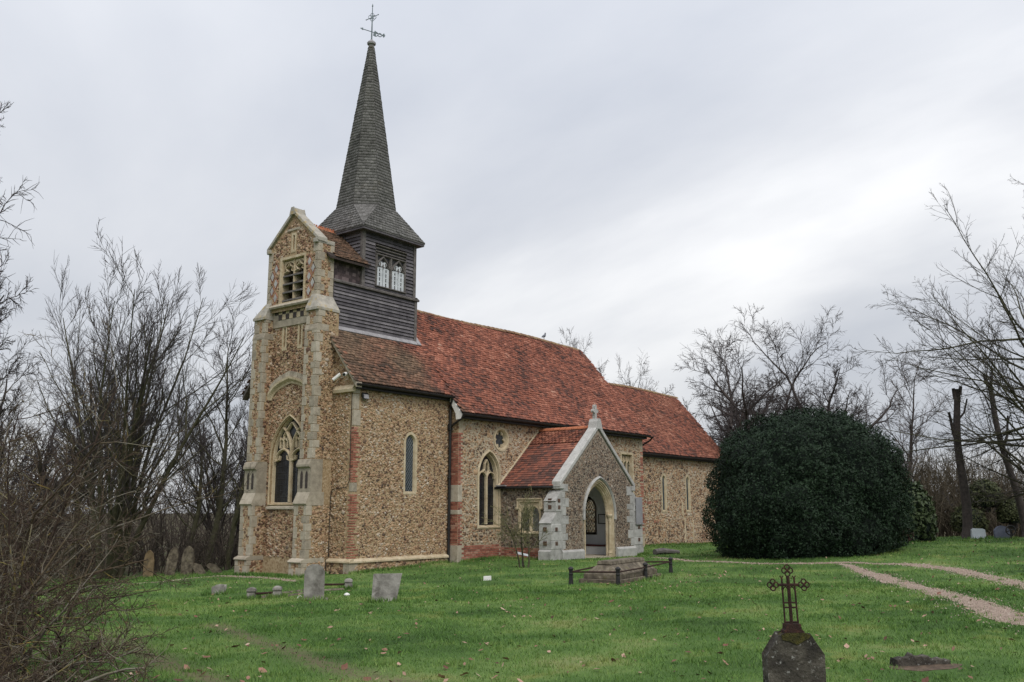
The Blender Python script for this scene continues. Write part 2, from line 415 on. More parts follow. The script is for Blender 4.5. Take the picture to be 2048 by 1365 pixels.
def arch(c, hw, z0, zs, za, n=9):
    """outline of a pointed-headed opening, same count of points for every size"""
    h = za - zs
    pts = [(c - hw, z0), (c - hw, zs)]
    if h >= hw * 0.98:
        R = (hw * hw + h * h) / (2 * hw)
        cx = c - hw + R
        a1 = math.asin(min(1, h / R))
        for i in range(1, n):
            a = a1 * i / n
            pts.append((cx - R * math.cos(a), zs + R * math.sin(a)))
    else:
        for i in range(1, n):
            q = i / n
            pts.append(((1 - q) ** 2 * (c - hw) + 2 * q * (1 - q) * (c - hw * 0.85) + q * q * c, (1 - q) ** 2 * zs + 2 * q * (1 - q) * (zs + h * 0.75) + q * q * za))
    left = pts
    return left + [(c, za)] + [(2 * c - s, t) for s, t in left[::-1]]

def rect(s0, s1, t0, t1):
    return [(s0, t0), (s0, t1), (s1, t1), (s1, t0)]

def panel(name, outer, holes, P, m, parent, depth=0.35):
    loops = [outer] + holes
    flat = [p for l in loops for p in l]
    tris = tessellate_polygon([[Vector((s, t, 0)) for s, t in l] for l in loops])
    mb = MB()
    mb.add([P(s, t, 0) for s, t in flat], tris)
    for h in holes:
        mb.loft([[P(s, t, 0) for s, t in h], [P(s, t, -depth) for s, t in h]])
    return mb.build(name, m, parent)

def inside(poly, S, T):
    poly = np.asarray(poly)
    r = np.zeros(len(S), bool)
    j = len(poly) - 1
    for i in range(len(poly)):
        xi, yi, xj, yj = *poly[i], *poly[j]
        c = ((yi > T) != (yj > T)) & (S < (xj - xi) * (T - yi) / (yj - yi + 1e-12) + xi)
        r ^= c
        j = i
    return r

def grow_poly(poly, g):
    c = np.mean(poly, axis=0)
    out = []
    for p in poly:
        v = np.array(p) - c
        l = np.linalg.norm(v) + 1e-9
        out.append(tuple(c + v * (l + g) / l))
    return out

def flints(name, outer, excl, P, m, parent, size=0.11, relief=(0.008, 0.03), fill=0.93, squash=0.8, shift=0.0):
    o = np.array(outer)
    s0, t0 = o.min(0); s1, t1 = o.max(0)
    ns, nt = int((s1 - s0) / size) + 2, int((t1 - t0) / (size * squash)) + 2
    S, T = np.meshgrid(np.arange(ns), np.arange(nt))
    S = s0 + (S + 0.5 * (T % 2)) * size; T = t0 + T * size * squash
    S = (S + RNG.uniform(-.5, .5, S.shape) * size).ravel(); T = (T + RNG.uniform(-.34, .34, T.shape) * size).ravel()
    ok = inside(outer, S, T) & (RNG.random(len(S)) < fill)
    for p in excl:
        ok &= ~inside(grow_poly(p, size * 0.42), S, T)
    S, T = S[ok], T[ok]
    n = len(S)
    if n == 0:
        return None
    r = size * (0.30 + 0.42 * RNG.random(n) ** 1.6) * np.where(RNG.random(n) < 0.07, RNG.uniform(1.3, 2.0, n), 1.0)
    asp = RNG.uniform(0.95, 1.55, n)
    h = RNG.uniform(*relief, n)
    ang = np.linspace(0, 2 * np.pi, 6)[:-1]
    j = RNG.uniform(0.75, 1.2, (n, 5))
    rot = RNG.normal(0, 0.3, n)
    def ring(k, dd, off):
        cs = np.cos(ang)[None] * r[:, None] * asp[:, None] * k * j
        sn = np.sin(ang)[None] * r[:, None] * k * j
        a = S[:, None] + cs * np.cos(rot)[:, None] - sn * np.sin(rot)[:, None]
        b = T[:, None] + cs * np.sin(rot)[:, None] + sn * np.cos(rot)[:, None]
        x, y, z = P(a, b, dd)
        return np.stack(np.broadcast_arrays(x, y, z), -1)
    V = np.concatenate([ring(1.0, np.full((n, 1), -0.004), 0), ring(0.70, h[:, None] * RNG.uniform(.6, 1.15, (n, 5)), 0)], 1)
    b = (np.arange(n) * 10)[:, None]
    q = np.array([[i, (i + 1) % 5, (i + 1) % 5 + 5, i + 5] for i in range(5)])
    Q = (b[:, :, None] + q[None]).reshape(-1, 4); Tt = b + np.arange(5, 10)[None]
    pat = np.array([noise.noise(Vector((float(a) * .9, float(b) * .9, len(name) + shift * 7))) for a, b in zip(S, T)])
    rr = np.clip(.03 + .94 * RNG.random(n) + shift + .30 * pat, 0, 1)
    rr = np.where(RNG.random(n) < 0.07, RNG.uniform(0, .12, n), rr)
    me = np_mesh(name, V.reshape(-1, 3), [Q, Tt], np.concatenate([np.repeat(rr, 5), rr]))
    return link(name, me, m, parent, 'stuff')

def moulding(name, m, parent, P, shape, prof):
    """stone surround swept round an opening: shape(g) gives the outline grown by g; prof = [(grow, depth)]"""
    mb = MB()
    mb.loft([[P(s, t, d) for s, t in shape(g)] for g, d in prof])
    return mb.build(name, m, parent)

def sheet(name, poly, P, d, m, parent):
    mb = MB()
    tris = tessellate_polygon([[Vector((s, t, 0)) for s, t in poly]])
    mb.add([P(s, t, d) for s, t in poly], tris)
    return mb.build(name, m, parent)

def lattice(name, poly, P, d, m, parent, step=0.13, w=0.009, slope=1.5):
    """diamond leading clipped to the opening"""
    o = np.array(poly); s0, t0 = o.min(0); s1, t1 = o.max(0)
    mb = MB()
    for sg in (1, -1):
        c0 = t0 - abs(slope) * (s1 - s0) - 0.01
        c = c0
        while c < t1 + abs(slope) * (s1 - s0):
            tt = np.linspace(0, 1, 60)
            S = s0 + (s1 - s0) * tt; T = c + sg * slope * (S - (s0 if sg > 0 else s1)) * 1.0 if sg > 0 else c + slope * (s1 - S)
            ok = inside(poly, S, T)
            if ok.sum() > 2:
                i = np.where(ok)[0]
                a, b = i[0], i[-1]
                mb.bar([(S[a], T[a]), (S[b], T[b])], w, d, d + 0.008, P)
            c += step * slope
    return mb.build(name, m, parent) if mb.v else None

# ------------------------------------------------------------------ ground
ctl = [(0,0,.12),(7.6,2.3,.05),(12,-8,-.1),(14,0,-.12),(20,-4,-.22),(20,4,-.06),(14,8,.1),(25,9,.02),(22,14,.25),(30,17,.42),(36,14,.45),(46,22,.42),(40,27,.5),(8,10,.25),(6,-8,.0),
 (20,-14,-.5),(30,-14,-.8),(40,-15,-1.1),(55,-20,-1.5),(55,30,-.1),(70,20,-.6),(60,0,-.5),(70,-30,-1.6),(-20,0,.2),(-10,20,.4),(-10,-20,.0),(120,0,-1.2),(100,70,-1.0),(100,-70,-1.8)]
cw = [(0,0,-.36),(-1.2,1,-.42),(-1.2,4.7,-.45),(5,-.6,-.12),(2.5,-.3,-.22),(8,-3.5,-.06),(13,-3.6,-.12),(16,-.8,-.02),(19,-.4,0.),(26,-.2,-.08),(29,3,-.2),(0,6,-.6),(18,6.5,-.4)]
cp = np.array([[*site(a, b), z] for a, b, z in ctl] + [list(w) for w in cw])
_X = cp[:, :2] / 10
_d = np.linalg.norm(_X[:, None] - _X[None], axis=2)
_K = np.where(_d > 0, _d * _d * np.log(_d + 1e-12), 0) + .02 * np.eye(len(cp))
_Pm = np.c_[np.ones(len(cp)), _X]
_A = np.zeros((len(cp) + 3,) * 2); _A[:len(cp), :len(cp)] = _K; _A[:len(cp), len(cp):] = _Pm; _A[len(cp):, :len(cp)] = _Pm.T
_w = np.linalg.solve(_A, np.r_[cp[:, 2], 0, 0, 0])

def gsmooth(x, y):
    x = np.atleast_1d(np.asarray(x, float)); y = np.atleast_1d(np.asarray(y, float))
    r = np.hypot(x - CAM[0], y - CAM[1])
    f = np.minimum(1, 110 / np.maximum(r, 1))               # beyond 110 m the height just continues level
    x = CAM[0] + (x - CAM[0]) * f; y = CAM[1] + (y - CAM[1]) * f
    q = np.stack([x, y], -1) / 10.
    d = np.linalg.norm(q[:, None] - _X[None], axis=2)
    z = np.where(d > 1e-9, d * d * np.log(d + 1e-12), 0) @ _w[:-3] + _w[-3] + q @ _w[-2:]
    z += .030 * np.sin(x * 1.7 + 1.3 * np.sin(y * 1.1)) * np.sin(y * 1.9 + np.sin(x * .8)) + .012 * np.sin(x * 4.1 + y * 1.3) * np.sin(y * 3.7 - x * .6)
    return z

NA, RAD = 420, np.concatenate([[0.4], np.geomspace(1.0, 900, 170)])
_ang = np.linspace(0, 2 * np.pi, NA, endpoint=False)
_gx = CAM[0] + RAD[:, None] * np.cos(_ang)[None]; _gy = CAM[1] + RAD[:, None] * np.sin(_ang)[None]
GZ = np.concatenate([gsmooth(_gx[i], _gy[i]) for i in range(len(RAD))]).reshape(len(RAD), NA)
_lr = np.log(RAD)

def gz(x, y):
    """height of the ground mesh itself"""
    x = np.asarray(x, float); y = np.asarray(y, float)
    r = np.maximum(np.hypot(x - CAM[0], y - CAM[1]), 0.41)
    a = np.mod(np.arctan2(y - CAM[1], x - CAM[0]), 2 * np.pi) / (2 * np.pi) * NA
    i = np.clip(np.searchsorted(RAD, r) - 1, 0, len(RAD) - 2)
    fr = (r - RAD[i]) / (RAD[i + 1] - RAD[i])
    k = np.floor(a).astype(int); fa = a - k; k0 = k % NA; k1 = (k + 1) % NA
    return (GZ[i, k0] * (1 - fa) + GZ[i, k1] * fa) * (1 - fr) + (GZ[i + 1, k0] * (1 - fa) + GZ[i + 1, k1] * fa) * fr

def g1(x, y):
    return float(gz(x, y))

def seg_dist(X, Y, pl):
    d = np.full(np.shape(X), 1e9)
    for (ax, ay), (bx, by) in zip(pl[:-1], pl[1:]):
        L2 = (bx - ax) ** 2 + (by - ay) ** 2
        t = np.clip(((X - ax) * (bx - ax) + (Y - ay) * (by - ay)) / L2, 0, 1)
        d = np.minimum(d, np.hypot(X - ax - t * (bx - ax), Y - ay - t * (by - ay)))
    return d

# lines worn into the lawn (world x, y)
TRACK_N = [(-10.5, -24.5), (-7.6, -22.1), (-5.0, -20.3), (-2.2, -19.0), (0.3, -17.6), (3.2, -15.9), (6.3, -14.2), (7.6, -13.3)]
TRACK_F = [(-2.5, -21.2), (1.7, -19.2), (4.3, -17.9), (6.3, -16.7), (8.0, -14.9), (8.2, -13.3), (7.6, -11.6), (7.3, -10.6), (8.0, -8.0), (10.5, -5.2)]
DIRT = [(-13.4, -9.6), (-14.15, -11.9), (-14.57, -13.1), (-14.9, -14.4), (-15.3, -16.0)]
DIRT2 = [(-11.4, -9.2), (-12.2, -11.2), (-12.8, -12.8), (-13.25, -14.1), (-13.64, -15.25), (-13.9, -16.5)]

gx, gy = _gx.ravel(), _gy.ravel()
V = np.stack([gx, gy, GZ.ravel()], -1)
V = np.concatenate([V, [[CAM[0], CAM[1], GZ[0].mean()]]])
I, K = np.meshgrid(np.arange(len(RAD) - 1), np.arange(NA), indexing='ij')
Q = np.stack([I * NA + K, (I + 1) * NA + K, (I + 1) * NA + (K + 1) % NA, I * NA + (K + 1) % NA], -1).reshape(-1, 4)
T3 = np.stack([np.full(NA, len(V) - 1), np.arange(NA), (np.arange(NA) + 1) % NA], -1)
gme = np_mesh('ground', V, [Q, T3], smooth=True)
dirt = np.maximum(np.exp(-(seg_dist(V[:, 0], V[:, 1], DIRT) / 0.24) ** 2) * .72, np.exp(-(seg_dist(V[:, 0], V[:, 1], DIRT2) / 0.22) ** 2) * .72)
at = gme.attributes.new('dirt', 'FLOAT', 'POINT'); at.data.foreach_set('value', dirt.astype(np.float32))
wood = np.clip((np.hypot(V[:, 0] - CAM[0], V[:, 1] - CAM[1]) - 46) / 10, 0, 1)
at = gme.attributes.new('wood', 'FLOAT', 'POINT'); at.data.foreach_set('value', wood.astype(np.float32))
gm = mat('mown_turf', [(0, (0.030, 0.060, 0.017)), (0.45, (0.065, 0.12, 0.032)), (0.75, (0.112, 0.175, 0.052)), (1, (0.20, 0.215, 0.095))], scale=0.4, detail=9, bump=0.8, bscale=30, rough=0.95,
         stain=(0.14, 0.165, 0.045), stain_scale=0.8, stain_lo=0.56, spec=0.1)
t = gm.node_tree
bs = t.nodes['Principled BSDF']
src = bs.inputs['Base Color'].links[0].from_socket
for an, c1 in (('dirt', (0.13, 0.098, 0.068)), ('wood', (0.06, 0.045, 0.03))):
    a = t.nodes.new('ShaderNodeAttribute'); a.attribute_name = an
    nn = t.nodes.new('ShaderNodeTexNoise'); nn.inputs['Scale'].default_value = 9 if an == 'dirt' else 0.8
    tcn = t.nodes.new('ShaderNodeTexCoord'); t.links.new(tcn.outputs['Object'], nn.inputs['Vector'])
    ad = t.nodes.new('ShaderNodeMath'); ad.operation = 'MULTIPLY_ADD'
    t.links.new(nn.outputs['Fac'], ad.inputs[0]); ad.inputs[1].default_value = 2.4; ad.inputs[2].default_value = -1.25
    a2 = t.nodes.new('ShaderNodeMath'); a2.operation = 'ADD'; t.links.new(a.outputs['Fac'], a2.inputs[0])
    ml = t.nodes.new('ShaderNodeMath'); ml.operation = 'MULTIPLY'; t.links.new(ad.outputs[0], ml.inputs[0]); t.links.new(a.outputs['Fac'], ml.inputs[1])
    t.links.new(ml.outputs[0], a2.inputs[1]); a2.use_clamp = True
    mm = t.nodes.new('ShaderNodeMix'); mm.data_type = 'RGBA'
    t.links.new(a2.outputs[0], mm.inputs[0]); t.links.new(src, mm.inputs[6]); mm.inputs[7].default_value = (*c1, 1)
    src = mm.outputs[2]
t.links.new(src, bs.inputs['Base Color'])
ground = link('ground', gme, gm, None, 'structure')

def resample(pl, step):
    pl = np.array(pl, float)
    for _ in range(3):                                        # soften the corners
        pl = np.concatenate([[pl[0]], np.stack([pl[:-1] * .75 + pl[1:] * .25, pl[:-1] * .25 + pl[1:] * .75], 1).reshape(-1, 2), [pl[-1]]])
    d = np.r_[0, np.cumsum(np.linalg.norm(np.diff(pl, axis=0), axis=1))]
    s = np.arange(0, d[-1], step)
    return np.stack([np.interp(s, d, pl[:, 0]), np.interp(s, d, pl[:, 1])], -1)

def strip(name, pl, width, m, lift=0.006, fade=None):
    c = resample(pl, 0.14)
    t = np.gradient(c, axis=0); t /= np.linalg.norm(t, axis=1)[:, None] + 1e-9
    nrm = np.stack([-t[:, 1], t[:, 0]], -1)
    n, K = len(c), 7
    wv = np.full(n, width) * (1 if fade is None else np.interp(np.arange(n) / n, *fade))
    wl = wv / 2 * (1 + .16 * np.sin(np.arange(n) * .31) + RNG.normal(0, .09, n)); wr = wv / 2 * (1 + .16 * np.sin(np.arange(n) * .23 + 2) + RNG.normal(0, .09, n))
    k = np.linspace(-1, 1, K)
    off = np.where(k[None] < 0, k[None] * wl[:, None], k[None] * wr[:, None])
    P = c[:, None] + nrm[:, None] * off[..., None]
    z = gz(P[..., 0], P[..., 1]) + lift + .006 * (1 - k[None] ** 2)
    Vv = np.concatenate([P, z[..., None]], -1).reshape(-1, 3)
    I, K2 = np.meshgrid(np.arange(n - 1), np.arange(K - 1), indexing='ij')
    q = np.stack([I * K + K2, I * K + K2 + 1, (I + 1) * K + K2 + 1, (I + 1) * K + K2], -1).reshape(-1, 4)
    o = link(name, np_mesh(name, Vv, [q], smooth=True), m, None, 'structure')
    # loose stones on the surface and spilling over its edges
    N = int(n * 0.14 * width * 260)
    i = RNG.integers(0, n, N); u = RNG.normal(0, .42, N)
    p = c[i] + nrm[i] * (u * wv[i])[:, None] + RNG.normal(0, .07, (N, 2))
    pebbles('pebbles', p, o)
    return o

def pebbles(name, p, parent, r0=.008, r1=.02):
    n = len(p)
    r = RNG.uniform(r0, r1, n)
    z = gz(p[:, 0], p[:, 1]) + .008
    a = np.linspace(0, 2 * np.pi, 6)[:-1]
    j = RNG.uniform(.7, 1.25, (n, 5)) * r[:, None]
    ring = np.stack([p[:, :1] + np.cos(a) * j, p[:, 1:] + np.sin(a) * j, np.broadcast_to(z[:, None], (n, 5)) - 0.004], -1)
    top = np.stack([p[:, 0], p[:, 1], z + r * .8], -1)[:, None]
    Vv = np.concatenate([ring, top], 1).reshape(-1, 3)
    tr = np.array([[i, (i + 1) % 5, 5] for i in range(5)])
    T = ((np.arange(n) * 6)[:, None, None] + tr[None]).reshape(-1, 3)
    link(name, np_mesh(name, Vv, [T], np.repeat(RNG.random(n), 5)), M['pebble'], parent, 'stuff')

strip('gravel_path', TRACK_N, 0.70, M['gravel'], fade=([0, .55, .8, 1], [1, .9, .75, .15]))
strip('gravel_path', TRACK_F, 0.60, M['gravel'], fade=([0, .4, .7, 1], [1, .9, .6, .25]))
strip('gravel_path', [(-4.2, 5.6), (-1.9, 5.0), (-1.75, 3.2), (-1.85, 1.2), (-2.2, 0.0)], 0.42, M['gravel'], fade=([0, .3, .5, .9, 1], [1, 1, .55, .6, .1]))

# ------------------------------------------------------------------ the church
church = thing('church', 'flint parish church with red tiled roofs, timber belfry and shingled spire', 'church', (9.0, 2.81, -0.3))
YC, RZ, TAN = 2.81, 9.74, 1.2525
roofz = lambda y: RZ - TAN * (YC - y if y < YC else y - YC)
SKIP = -0.75                                   # walls go this far into the ground

def frame_of(O, U, V):
    U = np.array(U, float); U /= np.linalg.norm(U)
    V = np.array(V, float); V /= np.linalg.norm(V)
    return np.array(O, float), U, V, np.cross(U, V)

def tile_field(name, fr, clip, slen, vlen, w, e, m, parent, thick=.026, oldfn=None, sag=.028, jit=1.0, gap=.93):
    O, U, V, Nn = fr
    rows, cols = int(vlen / e) + 1, int(slen / w) + 2
    R, Cc = np.meshgrid(np.arange(rows), np.arange(cols), indexing='ij')
    s = (Cc + .5 * (R % 2)) * w + RNG.normal(0, .004, R.shape); t = R * e + RNG.normal(0, .004, R.shape) * jit
    s, t = s.ravel(), t.ravel()
    ok = clip(s, t)
    s, t = s[ok], t[ok]
    n = len(s)
    a, b = s - w * .5 * gap, s + w * .5 * gap
    tt = np.minimum(t + e * 1.35, vlen)
    lift0 = .066 + RNG.normal(0, .006, n) * jit + sag * np.sin(s * .9 + 1.0 * np.sin(t * .7)) * np.sin(t * 1.1 + .4)
    lift1 = lift0 - .036
    tw = RNG.normal(0, .004, n) * jit
    def pt(ss, ts, d):
        return O + U * ss[:, None] + V * ts[:, None] + Nn * d[:, None]
    Vv = np.stack([pt(a, t, lift0 + tw), pt(b, t, lift0 - tw), pt(b, tt, lift1), pt(a, tt, lift1), pt(a, t, lift0 - thick), pt(b, t, lift0 - thick), pt(b, tt, lift1 - thick), pt(a, tt, lift1 - thick)], 1)
    f = np.array([[0, 1, 2, 3], [4, 5, 1, 0], [5, 6, 2, 1], [7, 4, 0, 3]])
    Q = ((np.arange(n) * 8)[:, None, None] + f[None]).reshape(-1, 4)
    mid = pt(s, t, lift0)
    big = np.array([noise.noise(Vector(p) * .55) for p in mid])
    rr = np.clip(.04 + .92 * RNG.random(n) + .32 * big, 0, 1)
    od = np.zeros(n) if oldfn is None else oldfn(mid, big)
    me = np_mesh(name, Vv.reshape(-1, 3), [Q], np.repeat(rr, 4), np.repeat(od, 4))
    return link(name, me, m, parent, 'stuff')

def slope_roof(name, x0e, x1e, x0r, x1r, ye, yr, zr, tan, oldfn=None, both=True, ridge=True, ye_n=None):
    """a pitched roof along x: slab, courses of tiles, ridge tiles"""
    L = math.hypot(1, tan)
    ze = zr - tan * (yr - ye)
    yn = 2 * yr - ye if ye_n is None else ye_n
    zn = zr - tan * (yn - yr)
    th = .09
    mb = MB()
    for y, z in ((ye, ze), (yn, zn)):
        a = [(x0e, y, z), (x1e, y, z), (x1r, yr, zr), (x0r, yr, zr)]
        mb.hexa([(p[0], p[1], p[2] - th) for p in a], a)
    root = mb.build(name, M['under'], church)
    vlen = (yr - ye) * L
    for sgn, y, z in ((1, ye, ze), (-1, yn, zn)):
        fr = frame_of((0, y, z), (1, 0, 0), (0, sgn, tan)) if sgn > 0 else frame_of((0, y, z), (1, 0, 0), (0, -1, tan))
        O, U, V, Nn = fr
        Nn = Nn if Nn[2] > 0 else -Nn
        def clip(s, t):
            k = t / vlen
            return (s + x_off > x0e + (x0r - x0e) * k - .02) & (s + x_off < x1e + (x1r - x1e) * k + .02)
        x_off = min(x0e, x0r)
        fr = (O + np.array([x_off, 0, 0]), U, V, Nn)
        tile_field('roof_tiles', fr, clip, max(x1e, x1r) - x_off + .3, vlen, .185, .128, M['tile'], root, oldfn=oldfn)
    if ridge:
        rt = MB()
        k = 7
        ring = lambda x, r: [(x, r * math.cos(math.pi * q / (k - 1)), r * math.sin(math.pi * q / (k - 1)) * 1.0) for q in range(k)]
        rt.loft([ring(0, .125), ring(.02, .13), ring(.31, .115), ring(.31, .09), ring(0, .10)], closed=False)
        me = rt.mesh('ridge_tile'); me.materials.append(M['ridge'])
        x = x0r
        while x < x1r - .1:
            o = bpy.data.objects.new('ridge_tile', me)
            o.location = (x, yr, zr - .045 + .045 * math.sin(x * .62) + random.uniform(-.006, .006))
            o.rotation_euler = (random.uniform(-.05, .05), random.uniform(-.02, .02), random.uniform(-.02, .02))
            COL.objects.link(o); put(o, root)
            x += .30
    return root

def bricks(rows, parent, me_cache={}):
    """rows: (s0, s1, z, P, depth) laid one by one"""
    for s0, s1, z, P, h in rows:
        key = round(s1 - s0, 2)
        ax = P(1, 0, 0)[0] - P(0, 0, 0)[0]
        if (key, h) not in me_cache:
            b = MB(); b.box(0, key, -.012, .06, 0, h)
            me_cache[(key, h)] = b.mesh('brick'); me_cache[(key, h)].materials.append(M['brick'])
        o = bpy.data.objects.new('brick', me_cache[(key, h)])
        o.location = P(s0 if ax else s1, z, random.uniform(-.004, .006))
        o.rotation_euler = (0, 0, 0 if ax else -math.pi / 2)
        COL.objects.link(o); put(o, parent)

def ashlar_blocks(corner, sx, sy, zs, parent, m='ashlar', long_=.34, short=.19, proud=.014, name='quoin_stone', inward=(1, 1)):
    """alternating corner stones; corner (x, y), inward directions along x and y"""
    out = []
    for i, (z0, z1) in enumerate(zs):
        a, b = (long_, short) if i % 2 else (short, long_)
        a *= random.uniform(.85, 1.15); b *= random.uniform(.85, 1.15)
        x, y = corner
        xs = sorted((x - sx * proud, x + sx * a)); ys = sorted((y - sy * proud, y + sy * b))
        bx = MB(); bx.box(*xs, *ys, z0 + .006, z1 - .006)
        bevel(bx.build(name, M[m], parent), .008, 1)
        out.append((a, b, z0, z1))
    return out

def steps_z(z0, z1, h=.3, j=.25):
    out = []; z = z0
    while z < z1 - .1:
        q = min(z1, z + h * random.uniform(1 - j, 1 + j))
        if z1 - q < .12:
            q = z1
        out.append((z, q)); z = q
    return out

# ---- west bay and nave walls
def lancet(parent, P, c, hw, z0, zs, za, f, m='ashlar_warm', lat=True, glass='glass_lt', depth=.085, sill=True, proud=.012):
    shape = lambda g: arch(c, hw + g, z0 - g * .8, zs, za + g * 1.05)
    w = moulding('window', M[m], parent, P, shape, [(f, -.02), (f, proud), (f * .35, proud), (f * .25, -.01), (0.012, -depth * .85), (0, -depth)])
    sheet('glass', shape(.005), P, -depth + .01, M[glass], w)
    if lat:
        lattice('lead_lattice', shape(-.002), P, -depth + .012, M['leadbar'], w, step=.105, w=.008, slope=1.45)
    return w, shape

# west bay, south side
PBS = PS(0.0)
bay_hole = lambda g: arch(2.70, .20 + g, 2.36 - g * .8, 4.06, 4.30 + g * 1.05)
bw = panel('nave_wall', [(0, SKIP), (0, 5.95), (4.9, 5.95), (4.9, SKIP)], [bay_hole(.07)], PBS, M['mortar'], church)
q_ex = [rect(0, .30, .15, 5.95)]
flints('flint_stones', [(0.02, .14), (0.02, 5.9), (4.76, 5.9), (4.76, .14)], [bay_hole(.13)] + q_ex, PBS, M['flint'], bw, .080, relief=(.008, .028))
lancet(church, PBS, 2.70, .20, 2.36, 4.06, 4.30, .14)
# below the plinth course the wall is thicker
pl = MB(); pl.box(-.10, 4.62, -.10, .02, SKIP, .03)
plw = pl.build('plinth', M['mortar'], church)
flints('flint_stones', rect(.12, 4.58, -.45, .02), [], PS(-.10), M['flint'], plw, .11)
x = -.1
i = 0
while x < 4.6:                                            # moulded plinth course, stone by stone
    x1 = min(4.62, x + random.uniform(.55, .8))
    if 4.62 - x1 < .2:
        x1 = 4.62
    b = MB(); b.prism([(.16, .02), (.16, .07), (.12, .11), (.0, .15), (-.03, .15), (-.03, .02)], lambda s, t, d: (d, -s, t), x + .003, x1 - .003)
    b.build('plinth_stone', M['ashlar_warm'], plw)
    x = x1

# nave, south side
PNS = PS(-0.45)
nw_hole = lambda g: arch(6.53, .50 + g, 1.16 - g * .7, 3.02, 3.78 + g * 1.1)
def foil(c, t, r, n=28, lobes=0, amp=0.0):
    return [(c + (r + amp * abs(math.cos(lobes * .5 * a))) * math.sin(a), t + (r + amp * abs(math.cos(lobes * .5 * a))) * math.cos(a)) for a in [2 * math.pi * i / n for i in range(n)]]
ne_hole = lambda g: rect(16.22 - g, 17.08 + g, 2.4 - g, 4.22 + g)
nv = panel('nave_wall', [(4.75, SKIP), (4.75, 5.62), (18.15, 5.62), (18.15, SKIP)], [nw_hole(.10), foil(7.27, 4.42, .40), ne_hole(.06)], PNS, M['mortar_pale'], church)
flints('flint_stones', [(4.98, .46), (4.98, 5.58), (17.85, 5.58), (17.85, .46)], [nw_hole(.2), foil(7.27, 4.42, .50, 14), ne_hole(.16), rect(7.35, 12.3, 0, 3.0)], PNS, M['flint'], nv, .092, shift=-.03, squash=.85, fill=.86)
w = moulding('window', M['ashlar_warm'], church, PNS, nw_hole, [(.20, -.02), (.20, .03), (.13, .05), (.11, .0), (.09, -.06), (.05, -.07), (.03, -.2), (0, -.24)])
sheet('glass', nw_hole(.005), PNS, -.20, M['glass'], w)
tr = MB()
cxw = 6.53
tr.bar([(cxw, 1.18), (cxw, 3.0)], .085, -.2, -.08, PNS)
tr.build('mullion', M['ashlar_warm'], w)
tr = MB()
for sg in (-1, 1):
    c2 = cxw + sg * .25
    tr.bar(arch(c2, .235, 2.85, 2.90, 3.14, 5)[1:-1], .06, -.2, -.09, PNS)
    tr.bar([(cxw, 2.98), (cxw + sg * .12, 3.2), (cxw + sg * .1, 3.45), (cxw, 3.62)], .05, -.2, -.09, PNS)
    tr.bar([(cxw + sg * .25, 3.14), (cxw + sg * .12, 3.24)], .05, -.2, -.09, PNS)
tr.build('tracery', M['ashlar_warm'], w)
lt = MB()
for zz_ in np.arange(1.35, 3.3, .19):
    lt.bar([(cxw - .48, zz_), (cxw + .48, zz_)], .012, -.2, -.185, PNS)
lt.build('saddle_bar', M['leadbar2'], w)
# round foiled window
w = moulding('round_window', M['ashlar_warm'], church, PNS, lambda g: foil(7.27, 4.42, .30 + g), [(.17, -.02), (.17, .025), (.10, .03), (.06, -.02), (.02, -.12), (0, -.16)])
sheet('glass', foil(7.27, 4.42, .305), PNS, -.15, M['glass_lt'], w)
for kx in range(6):
    cu = MB()
    a0 = kx * math.pi / 3 + math.pi / 6
    c_, s_ = math.sin(a0), math.cos(a0)
    cu.prism([(7.27 + .32 * math.sin(a0 - .28), 4.42 + .32 * math.cos(a0 - .28)), (7.27 + .20 * c_, 4.42 + .20 * s_), (7.27 + .32 * math.sin(a0 + .28), 4.42 + .32 * math.cos(a0 + .28))], PNS, -.14, -.07)
    cu.build('cusp', M['ashlar_warm'], w)
# square-headed window half hidden by the porch
w = moulding('square_window', M['ashlar_warm'], church, PNS, ne_hole, [(.14, -.02), (.14, .03), (.05, .03), (.03, -.05), (.0, -.2)])
sheet('glass', ne_hole(.003), PNS, -.17, M['glass_lt'], w)
for sx in (16.50, 16.80):
    tr = MB(); tr.bar([(sx, 2.4), (sx, 4.2)], .06, -.17, -.06, PNS); tr.build('mullion', M['ashlar_warm'], w)
tr = MB()
for c2 in (16.36, 16.65, 16.94):
    tr.bar(arch(c2, .135, 3.75, 3.8, 3.98, 4)[1:-1], .045, -.17, -.07, PNS)
    tr.bar([(c2, 3.98), (c2, 4.2)], .04, -.17, -.07, PNS)
tr.build('tracery', M['ashlar_warm'], w)

# return of the nave wall, facing west
PNR = PW(4.75)
nr = panel('nave_return', [(-.45, SKIP), (-.45, 5.55), (0.0, 6.0), (0.0, SKIP)], [], PNR, M['mortar'], church)
flints('flint_stones', [(-.43, 4.55), (-.43, 5.4), (-.02, 5.6), (-.02, 4.55)], [], PNR, M['flint'], nr, .10)
rows = []
z, i = 1.05, 0
for z0, z1 in ((.45, 1.55), (1.72, 2.0), (2.62, 4.5)):
    z = z0
    while z < z1:
        if i % 2:
            rows += [(-.44, -.21, z, PNR, .058), (-.20, 0.0, z, PNR, .058), (4.755, 4.87, z, PNS, .058)]
        else:
            rows += [(-.44, -.33, z, PNR, .058), (-.32, -.10, z, PNR, .058), (4.755, 4.98, z, PNS, .058)]
        z += .074; i += 1
bricks(rows, nr)
for z0, z1 in ((2.0, 2.62), (1.55, 1.72), (-.3, .45)):
    b = MB(); b.box(4.735, 4.97, -.466, -.01, z0 + .006, z1 - .006); bevel(b.build('quoin_stone', M['ashlar'], nr), .01, 1)
# stone kneeler and pale verge board under the nave's lower eave
b = MB(); b.prism([(-.02, 5.92), (-.12, 5.98), (-.74, 5.20), (-.70, 5.02), (-.46, 5.0), (-.44, 5.22)], PW(4.60), -.10, .02)
b.build('verge_board', M['whitepaint'], church)
